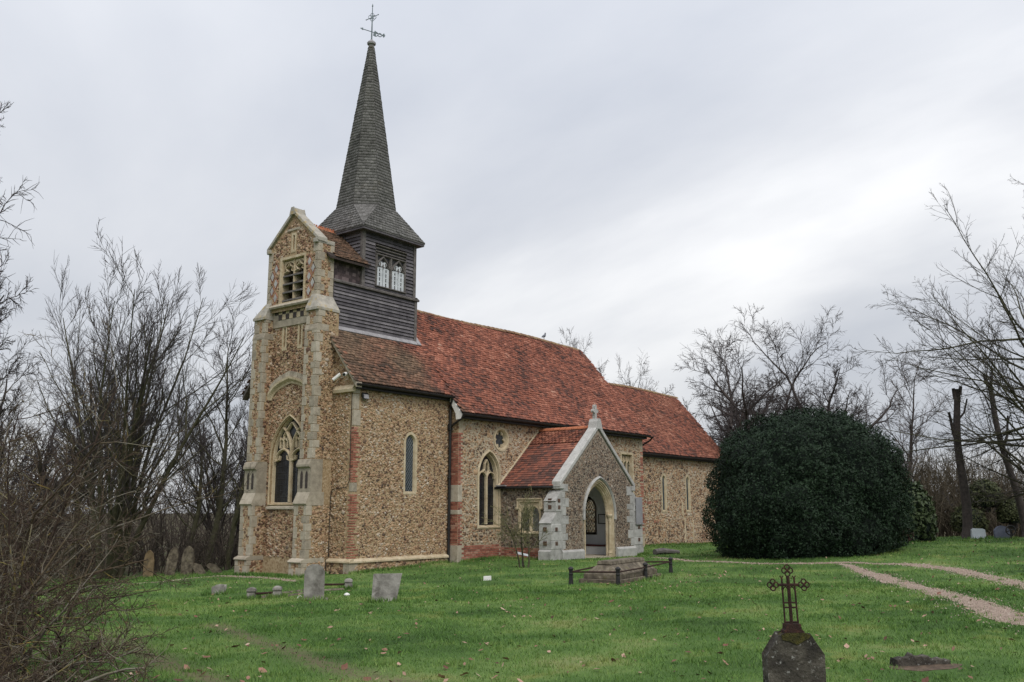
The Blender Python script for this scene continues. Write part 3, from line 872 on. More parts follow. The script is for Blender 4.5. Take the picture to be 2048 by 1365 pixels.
# brick footing
rows = []
for k in range(8):
    z = -.18 + k * .078
    x = 4.98 - (.11 if k % 2 else 0)
    while x < 7.2:
        if x > 4.9:
            rows.append((x, min(x + .215, 7.24), z, PNS, .062))
        x += .228
bricks([r for r in rows if r[1] - r[0] > .1], nv)

# hidden sides of nave and bay
panel('nave_wall', [(4.75, SKIP), (4.75, 5.6), (18.15, 5.6), (18.15, SKIP)], [], PN(6.07), M['mortar'], church)
panel('nave_wall', [(0, SKIP), (0, 5.95), (4.9, 5.95), (4.9, SKIP)], [], PN(5.62), M['mortar'], church)
panel('gable_wall', [(-.45, SKIP), (-.45, 5.5), (YC, 9.6), (6.07, 5.5), (6.07, SKIP)], [], PE(18.15), M['mortar'], church)
rows = []
z = .6
while z < 4.4:
    off = .12 * (int(z / .074) % 2)
    rows += [(17.93 - off, 18.14, z, PNS, .058)]
    z += .074 if random.random() < .7 else .15
bricks(rows, nv)

# ---- west gable of the bay
PWW = PW(0.0)
ww = panel('west_wall', [(0, SKIP), (0, 5.9), (YC, 9.6), (5.62, 5.9), (5.62, SKIP)], [], PWW, M['mortar'], church)
flints('flint_stones', [(.02, .14), (.02, 5.6), (1.12, 7.2), (1.12, .14)], [rect(-.02, .26, .14, 5.95)], PWW, M['flint'], ww, .082)
flints('flint_stones', [(4.55, .14), (4.55, 7.2), (5.6, 5.6), (5.6, .14)], [], PWW, M['flint'], ww, .12)
b = MB(); b.box(-.10, .0, -.10, 5.72, SKIP, .02); pw2 = b.build('plinth', M['mortar'], church)
flints('flint_stones', rect(.02, 1.0, -.42, .01), [], PW(-.10), M['flint'], pw2, .10)
b = MB(); b.prism([(.16, .02), (.16, .07), (.12, .11), (.0, .15), (-.03, .15), (-.03, .02)], lambda s, t, d: (-s, d, t), -.157, 5.78); b.build('plinth_stone', M['ashlar_warm'], pw2)
# corner: bricks on both faces, dressed stones at top, middle and foot
rows = []
z, i = .16, 0
for z0, z1 in ((.16, 2.28), (2.62, 4.45)):
    z = z0
    while z < z1 - .05:
        thin = z < 1.6
        h = .038 if thin else .055
        a, c = (random.uniform(.17, .22), random.uniform(.08, .13)) if i % 2 else (random.uniform(.09, .13), random.uniform(.16, .21))
        rows += [(0.0, round(a, 2), z, PBS, h), (0.0, round(c, 2), z, PWW, h)]
        if random.random() < .35:
            rows.append((round(a, 2) + .012, round(a, 2) + .11, z, PBS, h))
        z += .085 if thin else .08; i += 1
bricks(rows, ww)
for z0, z1, a, c in ((2.3, 2.6, .2, .15), (4.48, 5.02, .28, .10), (5.03, 5.55, .20, .12), (5.56, 5.9, .22, .10)):
    b = MB(); b.box(-.014, a, -.014, c, z0 + .006, z1 - .006); bevel(b.build('quoin_stone', M['ashlar'], ww), .01, 1)
b = MB(); b.box(-.115, .24, -.115, .2, -.5, .015); bevel(b.build('quoin_stone', M['ashlar'], ww), .012, 1)
b = MB(); b.prism([(.12, 5.62), (.14, 5.72), (.04, 5.86), (-.02, 5.86), (-.02, 5.62)], lambda s, t, d: (-s, d, t), -.02, .98); b.build('string_course', M['ashlar_warm'], ww)
# moulded stone verge on the west gable
for sg in (1, -1):
    y0, y1 = (-.28, 1.12) if sg > 0 else (5.90, 4.50)
    mb = MB()
    A = [(-.22, y0, roofz(y0) - .13), (-.22, y1, roofz(y1) - .13), (-.22, y1, roofz(y1) + .035), (-.22, y0, roofz(y0) + .035)]
    mb.hexa(A, [(.04, p[1], p[2]) for p in A])
    mb.build('verge', M['ashlar'] if sg > 0 else M['timber'], church)

# ---- tower front between two buttresses
PTW = PW(-.45)
ty = YC
twin = lambda g: arch(ty - .04, .90 + g, 1.98 - g * .9, 3.45, 4.86 + g * 1.05, 12)
tp = panel('tower_wall', [(1.5, SKIP), (1.5, 8.9), (4.1, 8.9), (4.1, SKIP)], [twin(.05), rect(3.24, 3.31, 7.45, 8.10), rect(2.38, 2.45, 7.45, 8.10)], PTW, M['mortar'], church, .4)
flints('flint_stones', [(1.6, .14), (1.6, 8.12), (4.0, 8.12), (4.0, .14)], [twin(.16), rect(3.13, 3.42, 7.28, 8.2), rect(2.27, 2.56, 7.28, 8.2)], PTW, M['flint_tower'], tp, .086, relief=(.01, .036))
for sl in (3.275, 2.415):
    s = moulding('slit_window', M['ashlar_warm'], church, PTW, lambda g, c=sl: rect(c - .035 - g, c + .035 + g, 7.45 - g * 1.6, 8.10 + g), [(.095, -.01), (.095, .016), (.02, .016), (0, -.12)])
    sheet('glass', rect(sl - .036, sl + .036, 7.44, 8.11), PTW, -.12, M['glass'], s)
# great west window
win = moulding('west_window', M['ashlar_warm'], church, PTW, twin, [(.12, -.02), (.12, .03), (.09, .05), (.075, -.01), (.06, -.02), (.05, -.07), (.03, -.08), (.015, -.17), (0, -.20)])
sheet('glass', twin(.005), PTW, -.18, M['glass'], win)
b = MB(); b.prism([(.10, 1.74), (.10, 1.80), (-.26, 2.0), (-.26, 1.74)], lambda s, t, d: (-.45 - s, d, t), ty - 1.07, ty + .99); b.build('sill', M['ashlar'], win)
wc = ty - .04
mb = MB(); mb.bar([(wc, 1.98), (wc, 3.75)], .09, -.18, -.05, PTW); mb.build('mullion', M['ashlar_warm'], win)
mb = MB()
for sg in (-1, 1):
    c2 = wc + sg * .43
    mb.bar(arch(c2, .40, 3.35, 3.38, 3.80, 6)[1:-1], .085, -.18, -.06, PTW)
    for e_ in (-1, 1):                                   # cusps
        mb.bar([(c2 + e_ * .36, 3.40), (c2 + e_ * .22, 3.44), (c2 + e_ * .20, 3.58)], .05, -.18, -.08, PTW)
        mb.bar([(c2 + e_ * .19, 3.84), (c2 + e_ * .19, 4.22)], .045, -.18, -.08, PTW)
        mb.bar(arch(c2 + e_ * .10, .09, 3.98, 4.04, 4.16, 4)[1:-1], .04, -.18, -.08, PTW)
    mb.bar([(c2, 3.78), (c2, 4.28)], .07, -.18, -.07, PTW)
    R = [(wc - sg * .86, 3.45)]
    # intersecting arcs of the head
    mb.bar([(wc, 3.72), (wc + sg * .10, 4.1), (wc + sg * .30, 4.42), (wc + sg * .48, 4.56)], .075, -.18, -.06, PTW)
    mb.bar([(wc + sg * .43, 4.26), (wc + sg * .30, 4.42), (wc + sg * .12, 4.62), (wc, 4.72)], .065, -.18, -.06, PTW)
mb.build('tracery', M['ashlar_warm'], win)
mb = MB()
for zb in np.arange(2.15, 3.6, .21):
    mb.bar([(wc - .82, zb), (wc + .82, zb)], .014, -.18, -.165, PTW)
for sb in np.arange(-.72, .8, .145):
    mb.bar([(wc + sb, 2.0), (wc + sb, 3.5)], .008, -.18, -.17, PTW)
mb.build('saddle_bar', M['leadbar2'], win)
# relieving arch of dressed voussoirs, with a warm moulding under it
ach = lambda g: arch(ty - .03, 1.17 + g, 5.35, 5.55, 6.22 + g, 10)[1:-1]
mb = MB()
po, pi_ = ach(.14), ach(-.02)
mb.loft([[PTW(s, t, d) for s, t in r] for r, d in ((ach(.10), .0), (ach(.10), .16), (ach(.02), .15), (ach(-.06), .06), (ach(-.14), .04), (ach(-.14), -.02))], closed=False)
am = mb.build('relieving_arch', M['ashlar_warm'], church)
o_, i_ = ach(.30), ach(.10)
for k in range(len(o_) - 1):
    mb = MB()
    quad = [o_[k], o_[k + 1], i_[k + 1], i_[k]]
    c = np.mean(quad, axis=0)
    quad = [tuple(c + (np.array(p) - c) * .965) for p in quad]
    mb.prism(quad, PTW, -.02, .10 + random.uniform(-.01, .01)); mb.build('voussoir', M['ashlar'], am)

# the two buttresses
def buttress(y0, y1, label=None):
    n = lambda *p: list(p)
    prof = [(0.1, SKIP), (-1.12, SKIP), (-1.12, .02), (-1.17, .04), (-1.15, .09), (-1.0, .16), (-1.0, 1.88), (-1.05, 1.93), (-1.02, 2.0), (-.88, 2.28), (-.88, 3.08), (-.97, 3.14), (-.97, 3.20), (-.90, 3.34), (-.85, 3.36),
            (-.85, 7.78), (-.80, 7.95), (-.80, 8.50), (0.1, 8.50)]
    mb = MB(); mb.prism(prof, lambda s, t, d: (s, d, t), y0, y1)
    bt = mb.build('buttress', M['mortar'], church)
    ysgn = 1 if y0 < YC else -1
    yo, yi = (y0, y1) if y0 < YC else (y1, y0)            # outer and inner side
    faces = [(-1.12, -.45, .02), (-1.0, .17, 1.87), (-.85, 3.40, 7.76), (-.80, 7.98, 8.48)]
    for X, z0, z1 in faces:
        zs = steps_z(z0, z1, .30)
        qo = ashlar_blocks((X, yo), 1, ysgn, zs, bt, long_=.25, short=.15)
        zs = steps_z(z0, z1, .32)
        qi = ashlar_blocks((X, yi), 1, -ysgn, zs, bt, long_=.20, short=.11)
        ex = [rect(min(yo - ysgn * .05, yo + ysgn * b), max(yo - ysgn * .05, yo + ysgn * b), a0, a1) for a, b, a0, a1 in qo] + \
             [rect(min(yi + ysgn * .05, yi - ysgn * b), max(yi + ysgn * .05, yi - ysgn * b), a0, a1) for a, b, a0, a1 in qi]
        flints('flint_stones', rect(y0 + .03, y1 - .03, z0 + .03, z1 - .03), ex, PW(X), M['flint_tower'], bt, .082, relief=(.004, .016))
        exs = [rect(X - .05, X + a, a0, a1) for a, b, a0, a1 in qo]
        if ysgn > 0:
            flints('flint_stones', rect(X + .05, -.03, z0, z1), exs, PS(y0), M['flint'], bt, .082)
        exs = [rect(X - .05, X + a, a0, a1) for a, b, a0, a1 in qi]
        if ysgn < 0:
            flints('flint_stones', rect(X + .05, -.48, z0, z1), exs, PS(y0), M['flint_tower'], bt, .10)
    # dressed set-offs and the panelled stage
    for prf, nm in (([(-1.17, .02), (-1.19, .05), (-1.16, .10), (-1.0, .17), (-.2, .17), (-.2, .02)], 'plinth_stone'),
                    ([(-1.02, 1.86), (-1.07, 1.92), (-1.04, 2.0), (-.895, 2.30), (-.3, 2.30), (-.3, 1.86)], 'weathering'),
                    ([(-.90, 2.30), (-.90, 3.07), (-.985, 3.13), (-.985, 3.20), (-.91, 3.36), (-.865, 3.38), (-.4, 3.38), (-.4, 2.30)], 'panel_stage'),
                    ([(-.865, 7.74), (-.865, 7.80), (-.815, 7.97), (-.35, 7.97), (-.35, 7.74)], 'weathering'),
                    ):
        mb = MB(); mb.prism(prf, lambda s, t, d: (s, d, t), y0 - .018, y1 + .018)
        w = mb.build(nm, M['lichen_stone'] if prf[0][1] > 8.4 else M['ashlar'], bt)
        if nm == 'panel_stage':
            yc = (y0 + y1) / 2
            for q in (-.125, .125):
                a = arch(yc + q, .062, 2.42, 2.85, 3.0, 4)
                p2 = MB(); p2.prism(a, PW(-.90), -.03, .006)
                p2.build('flint_panel', M['flint_dark'], bt)
    return bt
buttress(1.05, 1.67)
buttress(3.93, 4.57)

# ---- top stage of the tower with louvre and gable
X2, ya, yb = -.60, 1.43, 4.19
PTT = PW(X2)
ap = (ty, 12.25)
lou = lambda g: rect(2.20 - g, 3.36 + g, 9.05 - g, 10.55 + g)
tt = panel('tower_wall', [(ya, 8.7), (ya, 11.02), ap, (yb, 11.02), (yb, 8.7)], [lou(.05), rect(2.76, 2.83, 10.92, 11.42)], PTT, M['mortar'], church, .5)
qz = steps_z(8.95, 10.98, .3)
q1 = ashlar_blocks((X2, ya), 1, 1, qz, tt, long_=.30, short=.17)
q2 = ashlar_blocks((X2, yb), 1, -1, qz, tt, long_=.28, short=.16)
ex = [rect(ya - .05, ya + b, a0, a1) for a, b, a0, a1 in q1] + [rect(yb - b, yb + .05, a0, a1) for a, b, a0, a1 in q2]
dia = [(yy, zz_) for zz_ in (9.25, 9.78, 10.32) for yy in (1.88, 3.72)] + [(1.68, 9.52), (1.68, 10.05), (3.92, 9.52), (3.92, 10.05)]
dpoly = lambda y, z, r: [(y - r * .62, z), (y, z + r), (y + r * .62, z), (y, z - r)]
flints('flint_stones', [(ya + .05, 8.98), (ya + .05, 10.95), (ty, 12.0), (yb - .05, 10.95), (yb - .05, 8.98)], [lou(.14), rect(2.62, 2.97, 10.75, 11.55)] + ex + [dpoly(y, z, .24) for y, z in dia], PTT, M['flint_tower'], tt, .10)
for y, z in dia:
    mb = MB(); mb.prism(dpoly(y, z, .155), PTT, -.02, .022); mb.build('diamond_stone', M['ashlar_grey'], tt)
    o = dpoly(y, z, .23); inn = dpoly(y, z, .175)
    for k in range(4):
        mb = MB(); quad = [o[k], o[(k + 1) % 4], inn[(k + 1) % 4], inn[k]]
        mb.prism(quad, PTT, -.02, .014); mb.build('brick', M['brick'], tt)
# south side of the top stage
ts = panel('tower_wall', [(X2, 8.6), (X2, 11.02), (.10, 11.02), (.10, 8.6)], [], PS(ya), M['mortar'], church)
exs = [rect(X2 - .05, X2 + a, a0, a1) for a, b, a0, a1 in q1]
qe = ashlar_blocks((.10, ya), -1, 1, qz, ts, long_=.26, short=.15)
exs += [rect(.10 - a, .15, a0, a1) for a, b, a0, a1 in qe]
flints('flint_stones', rect(X2 + .04, .07, 9.0, 10.95), exs, PS(ya), M['flint_tower'], ts, .10)
panel('tower_wall', [(X2, 8.6), (X2, 11.02), (.10, 11.02), (.10, 8.6)], [], PN(yb), M['mortar'], church)
# string course and weathering at its foot
mb = MB(); mb.prism([(.10, 8.82), (.13, 8.88), (.06, 8.96), (-.08, 9.04), (-.08, 8.82)], lambda s, t, d: (X2 - s, d, t), ya + .14, yb - .14); mb.build('string_course', M['ashlar'], church)
# the stone shoulders that slope back to it
for sg, y0, y1, y2 in ((1, 1.02, 1.70, ya), (-1, 4.60, 3.90, yb)):
    mb = MB()
    mb.box(-.88, .11, *sorted((y0, y1)), 8.46, 8.55)
    mb.hexa([(-.87, y0 + sg * .01, 8.551), (.11, y0 + sg * .01, 8.551), (.11, y1, 8.551), (-.87, y1, 8.551)], [(-.63, y2 - sg * .02, 9.08), (.11, y2 - sg * .02, 9.08), (.11, y1, 9.08), (-.63, y1, 9.08)])
    mb.build('weathering', M['lichen_stone'], church)
# stone frieze of two chequered rows, and the smooth band below it
mb = MB(); mb.box(-.50, -.40, 1.66, 3.94, 8.16, 8.84); fz = mb.build('frieze', M['ashlar'], church)
for r in range(2):
    for k in range(5):
        y = 3.80 - (k * .40 + (0 if r == 0 else .20)) - .10
        mb = MB(); mb.box(-.515, -.45, y - .098, y + .098, 8.62 - r * .20, 8.81 - r * .20)
        mb.build('chequer_flint', M['flint_dark'], fz)
        mb = MB(); mb.box(-.512, -.45, y - .298, y - .102, 8.62 - r * .20, 8.81 - r * .20)
        mb.build('chequer_stone', M['ashlar_warm'], fz)
# louvred opening
lv = moulding('louvre_window', M['ashlar_warm'], church, PTT, lou, [(.13, -.02), (.13, .03), (.04, .03), (.02, -.06), (0, -.30)])
sheet('shade_sheet', lou(.003), PTT, -.42, M['iron_black'], lv)  # black sheet stands in for the shade behind the slats
for k in range(4):
    z = 9.10 + k * .30
    mb = MB(); mb.hexa([(X2 + .02, 2.2, z - .05), (X2 + .02, 3.36, z - .04), (X2 + .30, 3.36, z + .03), (X2 + .30, 2.2, z + .03)], [(X2 + .02, 2.2, z + .015), (X2 + .02, 3.36, z + .015), (X2 + .30, 3.36, z + .085), (X2 + .30, 2.2, z + .085)])
    mb.build('louvre', M['timber'], lv)  # slats take the dark timber colour to look like stone in shade
mb = MB(); mb.bar([(2.78, 9.05), (2.78, 10.55)], .10, -.34, -.03, PTT); mb.build('mullion', M['ashlar_warm'], lv)
mb = MB()
for c2 in (2.49, 3.07):
    mb.bar([(c2 - .28, 10.12), (c2 - .12, 10.18), (c2 - .2, 10.3), (c2 - .06, 10.36), (c2, 10.5), (c2 + .06, 10.36), (c2 + .2, 10.3), (c2 + .12, 10.18), (c2 + .28, 10.12)], .06, -.2, -.04, PTT)
    mb.prism([(c2 - .29, 10.54), (c2 - .29, 10.2), (c2 - .2, 10.42), (c2, 10.52), (c2 + .2, 10.42), (c2 + .29, 10.2), (c2 + .29, 10.54)], PTT, -.2, -.07)
mb.build('tracery', M['ashlar_warm'], lv)
s = moulding('slit_window', M['ashlar_warm'], church, PTT, lambda g: rect(2.795 - .03 - g, 2.795 + .03 + g, 10.92 - g * 1.2, 11.42 + g), [(.10, -.01), (.10, .018), (.02, .018), (0, -.12)])
sheet('glass', rect(2.76, 2.83, 10.9, 11.43), PTT, -.12, M['glass'], s)
mb = MB(); mb.box(X2 - .035, X2 + .02, 2.45, 3.17, 11.62, 11.70); mb.build('string_course', M['ashlar'], church)
# coping of the little gable
for sg in (1, -1):
    mb = MB()
    y0, z0 = (ya - .06, 10.99) if sg > 0 else (yb + .06, 10.99)
    A = [(X2 - .09, y0, z0), (X2 - .09, ty, 12.24), (X2 - .09, ty, 12.40), (X2 - .09, y0, z0 + .15)]
    mb.hexa(A, [(X2 + .34, p[1], p[2]) for p in A])
    bevel(mb.build('coping', M['lichen_stone'], church), .02, 2)
    yk = y0
    mb = MB(); mb.box(X2 - .11, .12, *sorted((yk + sg * .03, yk + sg * .26)), 10.93, 11.10)
    bevel(mb.build('kneeler', M['lichen_stone'], church), .03, 2)
mb = MB(); mb.prism([(ty - .15, 12.22), (ty - .07, 12.46), (ty + .07, 12.46), (ty + .15, 12.22)], PTT, -.36, .12); bevel(mb.build('apex_stone', M['lichen_stone'], church), .02, 2)

# small roof joining the tower gable to the belfry
mb = MB()
RZ2, T2, YE2 = 11.93, .90, 1.22
for sg in (1, -1):
    ye = YC - sg * (YC - YE2)
    a = [(-.25, ye, RZ2 - T2 * (YC - YE2)), (1.62, ye, RZ2 - T2 * (YC - YE2)), (1.62, YC, RZ2), (-.25, YC, RZ2)]
    mb.hexa([(p[0], p[1], p[2] - .08) for p in a], a)
sr = mb.build('link_roof', M['under'], church)
for sg in (1, -1):
    ye = YC - sg * (YC - YE2)
    O, U, V, Nn = frame_of((.10, ye, RZ2 - T2 * (YC - YE2)), (1, 0, 0), (0, sg, T2))
    tile_field('roof_tiles', (O, U, V, Nn if Nn[2] > 0 else -Nn), lambda s, t: (s < 1.52), 1.7, (YC - YE2) * math.hypot(1, T2), .165, .10, M['tile'], sr, oldfn=lambda m, b: np.full(len(m), .85))
for k in range(5):
    mb = MB(); x0 = -.2 + k * .335
    mb.prism([(-.13, -.06), (0, .075), (.13, -.06), (.11, -.07), (0, .045), (-.11, -.07)], lambda s, t, d: (d, YC + s, RZ2 + .02 + t), x0, x0 + .325)
    for q in range(3):
        mb.box(x0 + .03 + q * .105, x0 + .085 + q * .105, YC - .018, YC + .018, RZ2 + .07, RZ2 + .15)
    mb.build('crest_tile', M['crest'], sr)
th = MB(); th.box(.10, 1.50, 1.55, 1.62, 9.6, 10.9); hung = th.build('tile_hung_wall', M['under'], church)
hm = MB(); hm.box(-.08, .08, -.02, .006, 0, .17); hme = hm.mesh('hung_tile'); hme.materials.append(M['tilehang'])
for r in range(8):
    for k in range(9):
        x = .17 + k * .165 - (.08 if r % 2 else 0)
        if .12 < x < 1.47:
            o = bpy.data.objects.new('hung_tile', hme)
            o.location = (x, 1.55, 9.78 + r * .118); o.rotation_euler = (math.radians(7 + random.uniform(-2, 2)), 0, random.uniform(-.01, .01))
            COL.objects.link(o); put(o, hung)

# ---- main roofs
oldw = lambda m, b: np.clip(.5 + (4.1 - m[:, 0] + 1.6 * b - .35 * (m[:, 2] - 7)) / 1.1, 0, 1) * np.clip(.78 + .5 * b, 0, 1)
slope_roof('bay_roof', -.20, 4.62, -.20, 4.62, -.25, YC, RZ, TAN, oldfn=oldw, ridge=False)
slope_roof('nave_roof', 4.63, 18.42, 4.63, 17.62, -.78, YC, RZ, TAN, oldfn=oldw)
slope_roof('chancel_roof', 18.0, 28.25, 18.0, 27.75, -.22, YC, 8.27, 1.252, oldfn=lambda m, b: np.clip(.06 + .2 * b, 0, 1))

# chancel
PCS = PS(.05)
cl = lambda c, g: arch(c, .115 + g, 1.72 - g, 3.22, 3.38 + g, 5)
cwall = panel('chancel_wall', [(18.0, SKIP), (18.0, 4.6), (28.0, 4.6), (28.0, SKIP)], [cl(21.05, .06), cl(23.62, .06)], PCS, M['mortar_pale'], church)
flints('flint_stones', rect(18.05, 27.9, -.05, 4.55), [cl(21.05, .17), cl(23.62, .17)], PCS, M['flint'], cwall, .105, shift=-.02, squash=.7)
for c in (21.05, 23.62):
    lancet(church, PCS, c, .115, 1.72, 3.22, 3.38, .15, lat=False, depth=.06)
rows = []
for k in range(36):                                       # patches of old brick in the chancel wall
    z = random.choice([2.0, 2.07, 2.6, 2.68, 2.75, 1.1, 1.18]) + random.uniform(-.03, .03); x = random.uniform(18.4, 20.3)
    rows.append((round(x, 2), round(x, 2) + .22, z, PCS, .06))
bricks(rows, cwall)
for x, z0, z1 in ((23.1, 0.05, 1.3), (24.0, .05, 1.2), (22.9, 1.35, 2.1)):
    b = MB(); b.box(x, x + .14, .02, .1, z0, z1); bevel(b.build('pilaster_stone', M['ashlar_warm'], cwall), .02, 1)
panel('chancel_wall', [(18.0, SKIP), (18.0, 4.6), (28.0, 4.6), (28.0, SKIP)], [], PN(5.57), M['mortar'], church)
panel('gable_wall', [(.05, SKIP), (.05, 4.55), (YC, 8.1), (5.57, 4.55), (5.57, SKIP)], [], PE(28.0), M['mortar'], church)

# gutters and rainwater pipes
def gutter(x0, x1, y, z):
    mb = MB(); k = 7
    ring = lambda x: [(x, y + .065 * math.cos(math.pi + math.pi * q / (k - 1)), z + .065 * math.sin(math.pi + math.pi * q / (k - 1))) for q in range(k)] + [(x, y + .05, z), (x, y - .05, z)]
    mb.loft([ring(x0), ring(x1)], True, True)
    return mb.build('gutter', M['iron_black'], church)
gutter(-.2, 4.66, -.30, 5.86)
gutter(4.6, 18.5, -.83, 5.20)
gutter(18.2, 28.3, -.27, 4.42)
mb = MB(); mb.box(.02, 4.7, -.16, -.02, 5.72, 5.90); mb.build('eaves_board', M['iron_black'], church)
mb = MB(); mb.box(4.8, 18.2, -.68, -.47, 5.06, 5.30); mb.build('eaves_board', M['iron_black'], church)
mb = MB(); mb.box(18.2, 28.1, -.16, .03, 4.30, 4.46); mb.build('eaves_board', M['iron_black'], church)
pipe = MB(); pipe.tube([(4.58, -.30, 5.84), (4.60, -.22, 5.6), (4.66, -.12, 5.4), (4.66, -.10, -.3)], .05, 8)
pp = pipe.build('drainpipe', M['iron_black'], church, smooth=False)
for z in (4.75, 2.85, 1.0):
    c = MB(); c.lathe([(.052, 0), (.072, .01), (.072, .09), (.052, .1)], (4.66, -.10, z), 10); c.build('pipe_collar', M['iron_black'], pp)
c = MB(); c.tube([(4.62, -.82, 5.16), (4.62, -.74, 5.05), (4.63, -.30, 4.83), (4.65, -.12, 4.72)], .042, 8); c.build('branch_pipe', M['iron_black'], pp)
c = MB(); c.box(4.585, 4.735, -.18, -.03, 4.62, 4.86); bevel(c.build('hopper', M['iron_black'], pp), .02, 1)
c = MB(); c.tube([(18.45, -.83, 5.16), (18.47, -.70, 5.02), (18.3, -.2, 4.72), (18.25, -.02, 4.62), (18.25, -.02, 4.45)], .04, 8); c.build('drainpipe', M['iron_black'], church)
# cable down the west wall
c = MB(); c.tube([(-.02, .12, 5.6), (-.02, .13, 4.5), (-.03, .10, 2.7), (-.03, .25, 2.45), (-.035, .95, 2.40), (-.04, 1.0, 2.2), (-.045, 1.01, .16), (-.17, 1.0, .10), (-.13, 1.0, -.3)], .011, 5); c.build('cable', M['iron_black'], church)

# ---- boarded belfry
bel = MB(); bel.box(.12, 4.24, 1.44, 4.18, 7.3, 9.72); bel.box(1.52, 4.20, 1.49, 4.13, 9.6, 12.2)
belfry = bel.build('belfry', M['under'], church)
def boards(P, s0, s1, z0, z1, h, skips=()):
    z = z0
    while z < z1 - .03:
        segs = [(s0, s1)]
        for a, b, q0, q1 in skips:
            if z + h * .6 > q0 and z + h * .4 < q1:
                segs = [x for u, v in segs for x in ((u, min(v, a)), (max(u, b), v)) if x[1] - x[0] > .03]
        for a, b in segs:
            mb = MB()
            j0, j1 = random.uniform(-.004, .004), random.uniform(-.006, .006)
            mb.hexa([P(a, z + j0, 0), P(b, z + j0 + j1, 0), P(b, z + h * 1.12, 0), P(a, z + h * 1.12, 0)], [P(a, z + j0, .066), P(b, z + j0 + j1, .066 + random.uniform(-.01, .01)), P(b, z + h * 1.12, .012), P(a, z + h * 1.12, .012)])
            mb.build('board', M['board'], belfry)
        z += h
boards(PS(1.44), .12, 4.24, 7.98, 9.66, .128)
boards(PE(4.24), 1.44, 4.18, 7.98, 9.66, .128)
WX0, WX1, WZ0, WZ1 = 2.12, 3.72, 9.92, 11.50
boards(PS(1.49), 1.56, 4.16, 9.80, 11.95, .135, [(WX0, WX1, WZ0, WZ1)])
boards(PW(1.52), 1.53, 4.09, 9.80, 11.95, .135)
boards(PE(4.20), 1.53, 4.09, 9.80, 11.95, .135)
for x, y in ((1.52, 1.49), (4.20, 1.49), (4.20, 4.13), (1.52, 4.13)):
    mb = MB(); mb.box(x - .07, x + .07, y - .07, y + .07, 9.76, 12.0); mb.build('corner_post', M['timber'], belfry)
mb = MB(); mb.box(4.18, 4.31, 1.37, 1.50, 7.9, 9.68); mb.build('corner_post', M['timber'], belfry)
mb = MB(); mb.prism([(.0, 9.66), (.14, 9.66), (.15, 9.72), (.0, 9.80)], lambda s, t, d: (d, 1.46 - s, t), .1, 4.38); mb.build('sill_beam', M['timber'], belfry)
mb = MB(); mb.prism([(.0, 9.66), (.14, 9.66), (.15, 9.72), (.0, 9.80)], lambda s, t, d: (4.22 + s, d, t), 1.31, 4.3); mb.build('sill_beam', M['timber'], belfry)
mb = MB(); mb.hexa([(.1, 1.30, 7.92), (4.42, 1.30, 7.92), (4.42, 1.44, 8.12), (.1, 1.44, 8.12)], [(.1, 1.27, 7.95), (4.42, 1.27, 7.95), (4.42, 1.42, 8.15), (.1, 1.42, 8.15)]); mb.build('flashing', M['lead'], church)
mb = MB(); mb.hexa([(4.30, 1.28, 7.93), (4.48, 1.28, 7.93), (4.48, 2.81, 9.85), (4.30, 2.81, 9.85)], [(4.30, 1.25, 7.96), (4.48, 1.25, 7.96), (4.48, 2.81, 9.89), (4.30, 2.81, 9.89)]); mb.build('flashing', M['lead'], church)
# belfry window: frame, two traceried lights, pale slotted boards
PBW = PS(1.49)
bwn = MB()
for x in (WX0 + .05, (WX0 + WX1) / 2, WX1 - .05):
    bwn.bar([(x, WZ0 - .06), (x, 11.10)], .11, -.12, .09, PBW)
bwn.bar([(WX0, 11.13), (WX1, 11.13)], .10, -.12, .10, PBW)
bwn.bar([(WX0, WZ0 - .02), (WX1, WZ0 - .02)], .09, -.12, .12, PBW)
bw_ = bwn.build('belfry_window', M['timber'], church)
sheet('shade_sheet', rect(WX0, WX1, WZ0, WZ1), PBW, .004, M['iron_black'], bw_)  # sheet coloured black for the unlit belfry behind the boards
for z, dd in ((11.24, .06), (11.36, .07), (11.47, .10)):
    mb = MB(); mb.bar([(WX0 - .02, z), (WX1 + .02, z)], .07, -.04, dd, PBW); mb.build('louvre', M['timber'], bw_)
for c2 in (2.52, 3.32):
    mb = MB()
    for sg in (-1, 1):
        mb.bar([(c2 + sg * .34, 10.66), (c2 + sg * .24, 10.84), (c2 + sg * .05, 11.02), (c2, 11.10)], .075, -.04, .085, PBW)
        mb.bar([(c2 + sg * .30, 10.66), (c2 + sg * .15, 10.72), (c2 + sg * .13, 10.84)], .05, -.04, .07, PBW)
    mb.bar([(c2, 10.62), (c2, 10.78)], .05, -.04, .07, PBW)
    mb.build('tracery', M['timber'], bw_)
    for q in (-.165, .165):
        mb = MB()
        x0, x1 = c2 + q - .15, c2 + q + .15
        sl = .030
        mb.box(x0, c2 + q - sl, 1.45, 1.48, WZ0 + .02, 10.66)
        mb.box(c2 + q + sl, x1, 1.45, 1.48, WZ0 + .02, 10.66)
        for z in (10.08, 10.26, 10.44, 10.60):
            mb.box(c2 + q - sl, c2 + q + sl, 1.453, 1.478, z, z + .045)
        mb.build('slotted_board', M['palepaint'], bw_)
        mb = MB(); mb.prism(foil(c2 + q * .62, 10.79, .10, 12), PBW, .01, .035); mb.build('fretted_board', M['palepaint'], bw_)

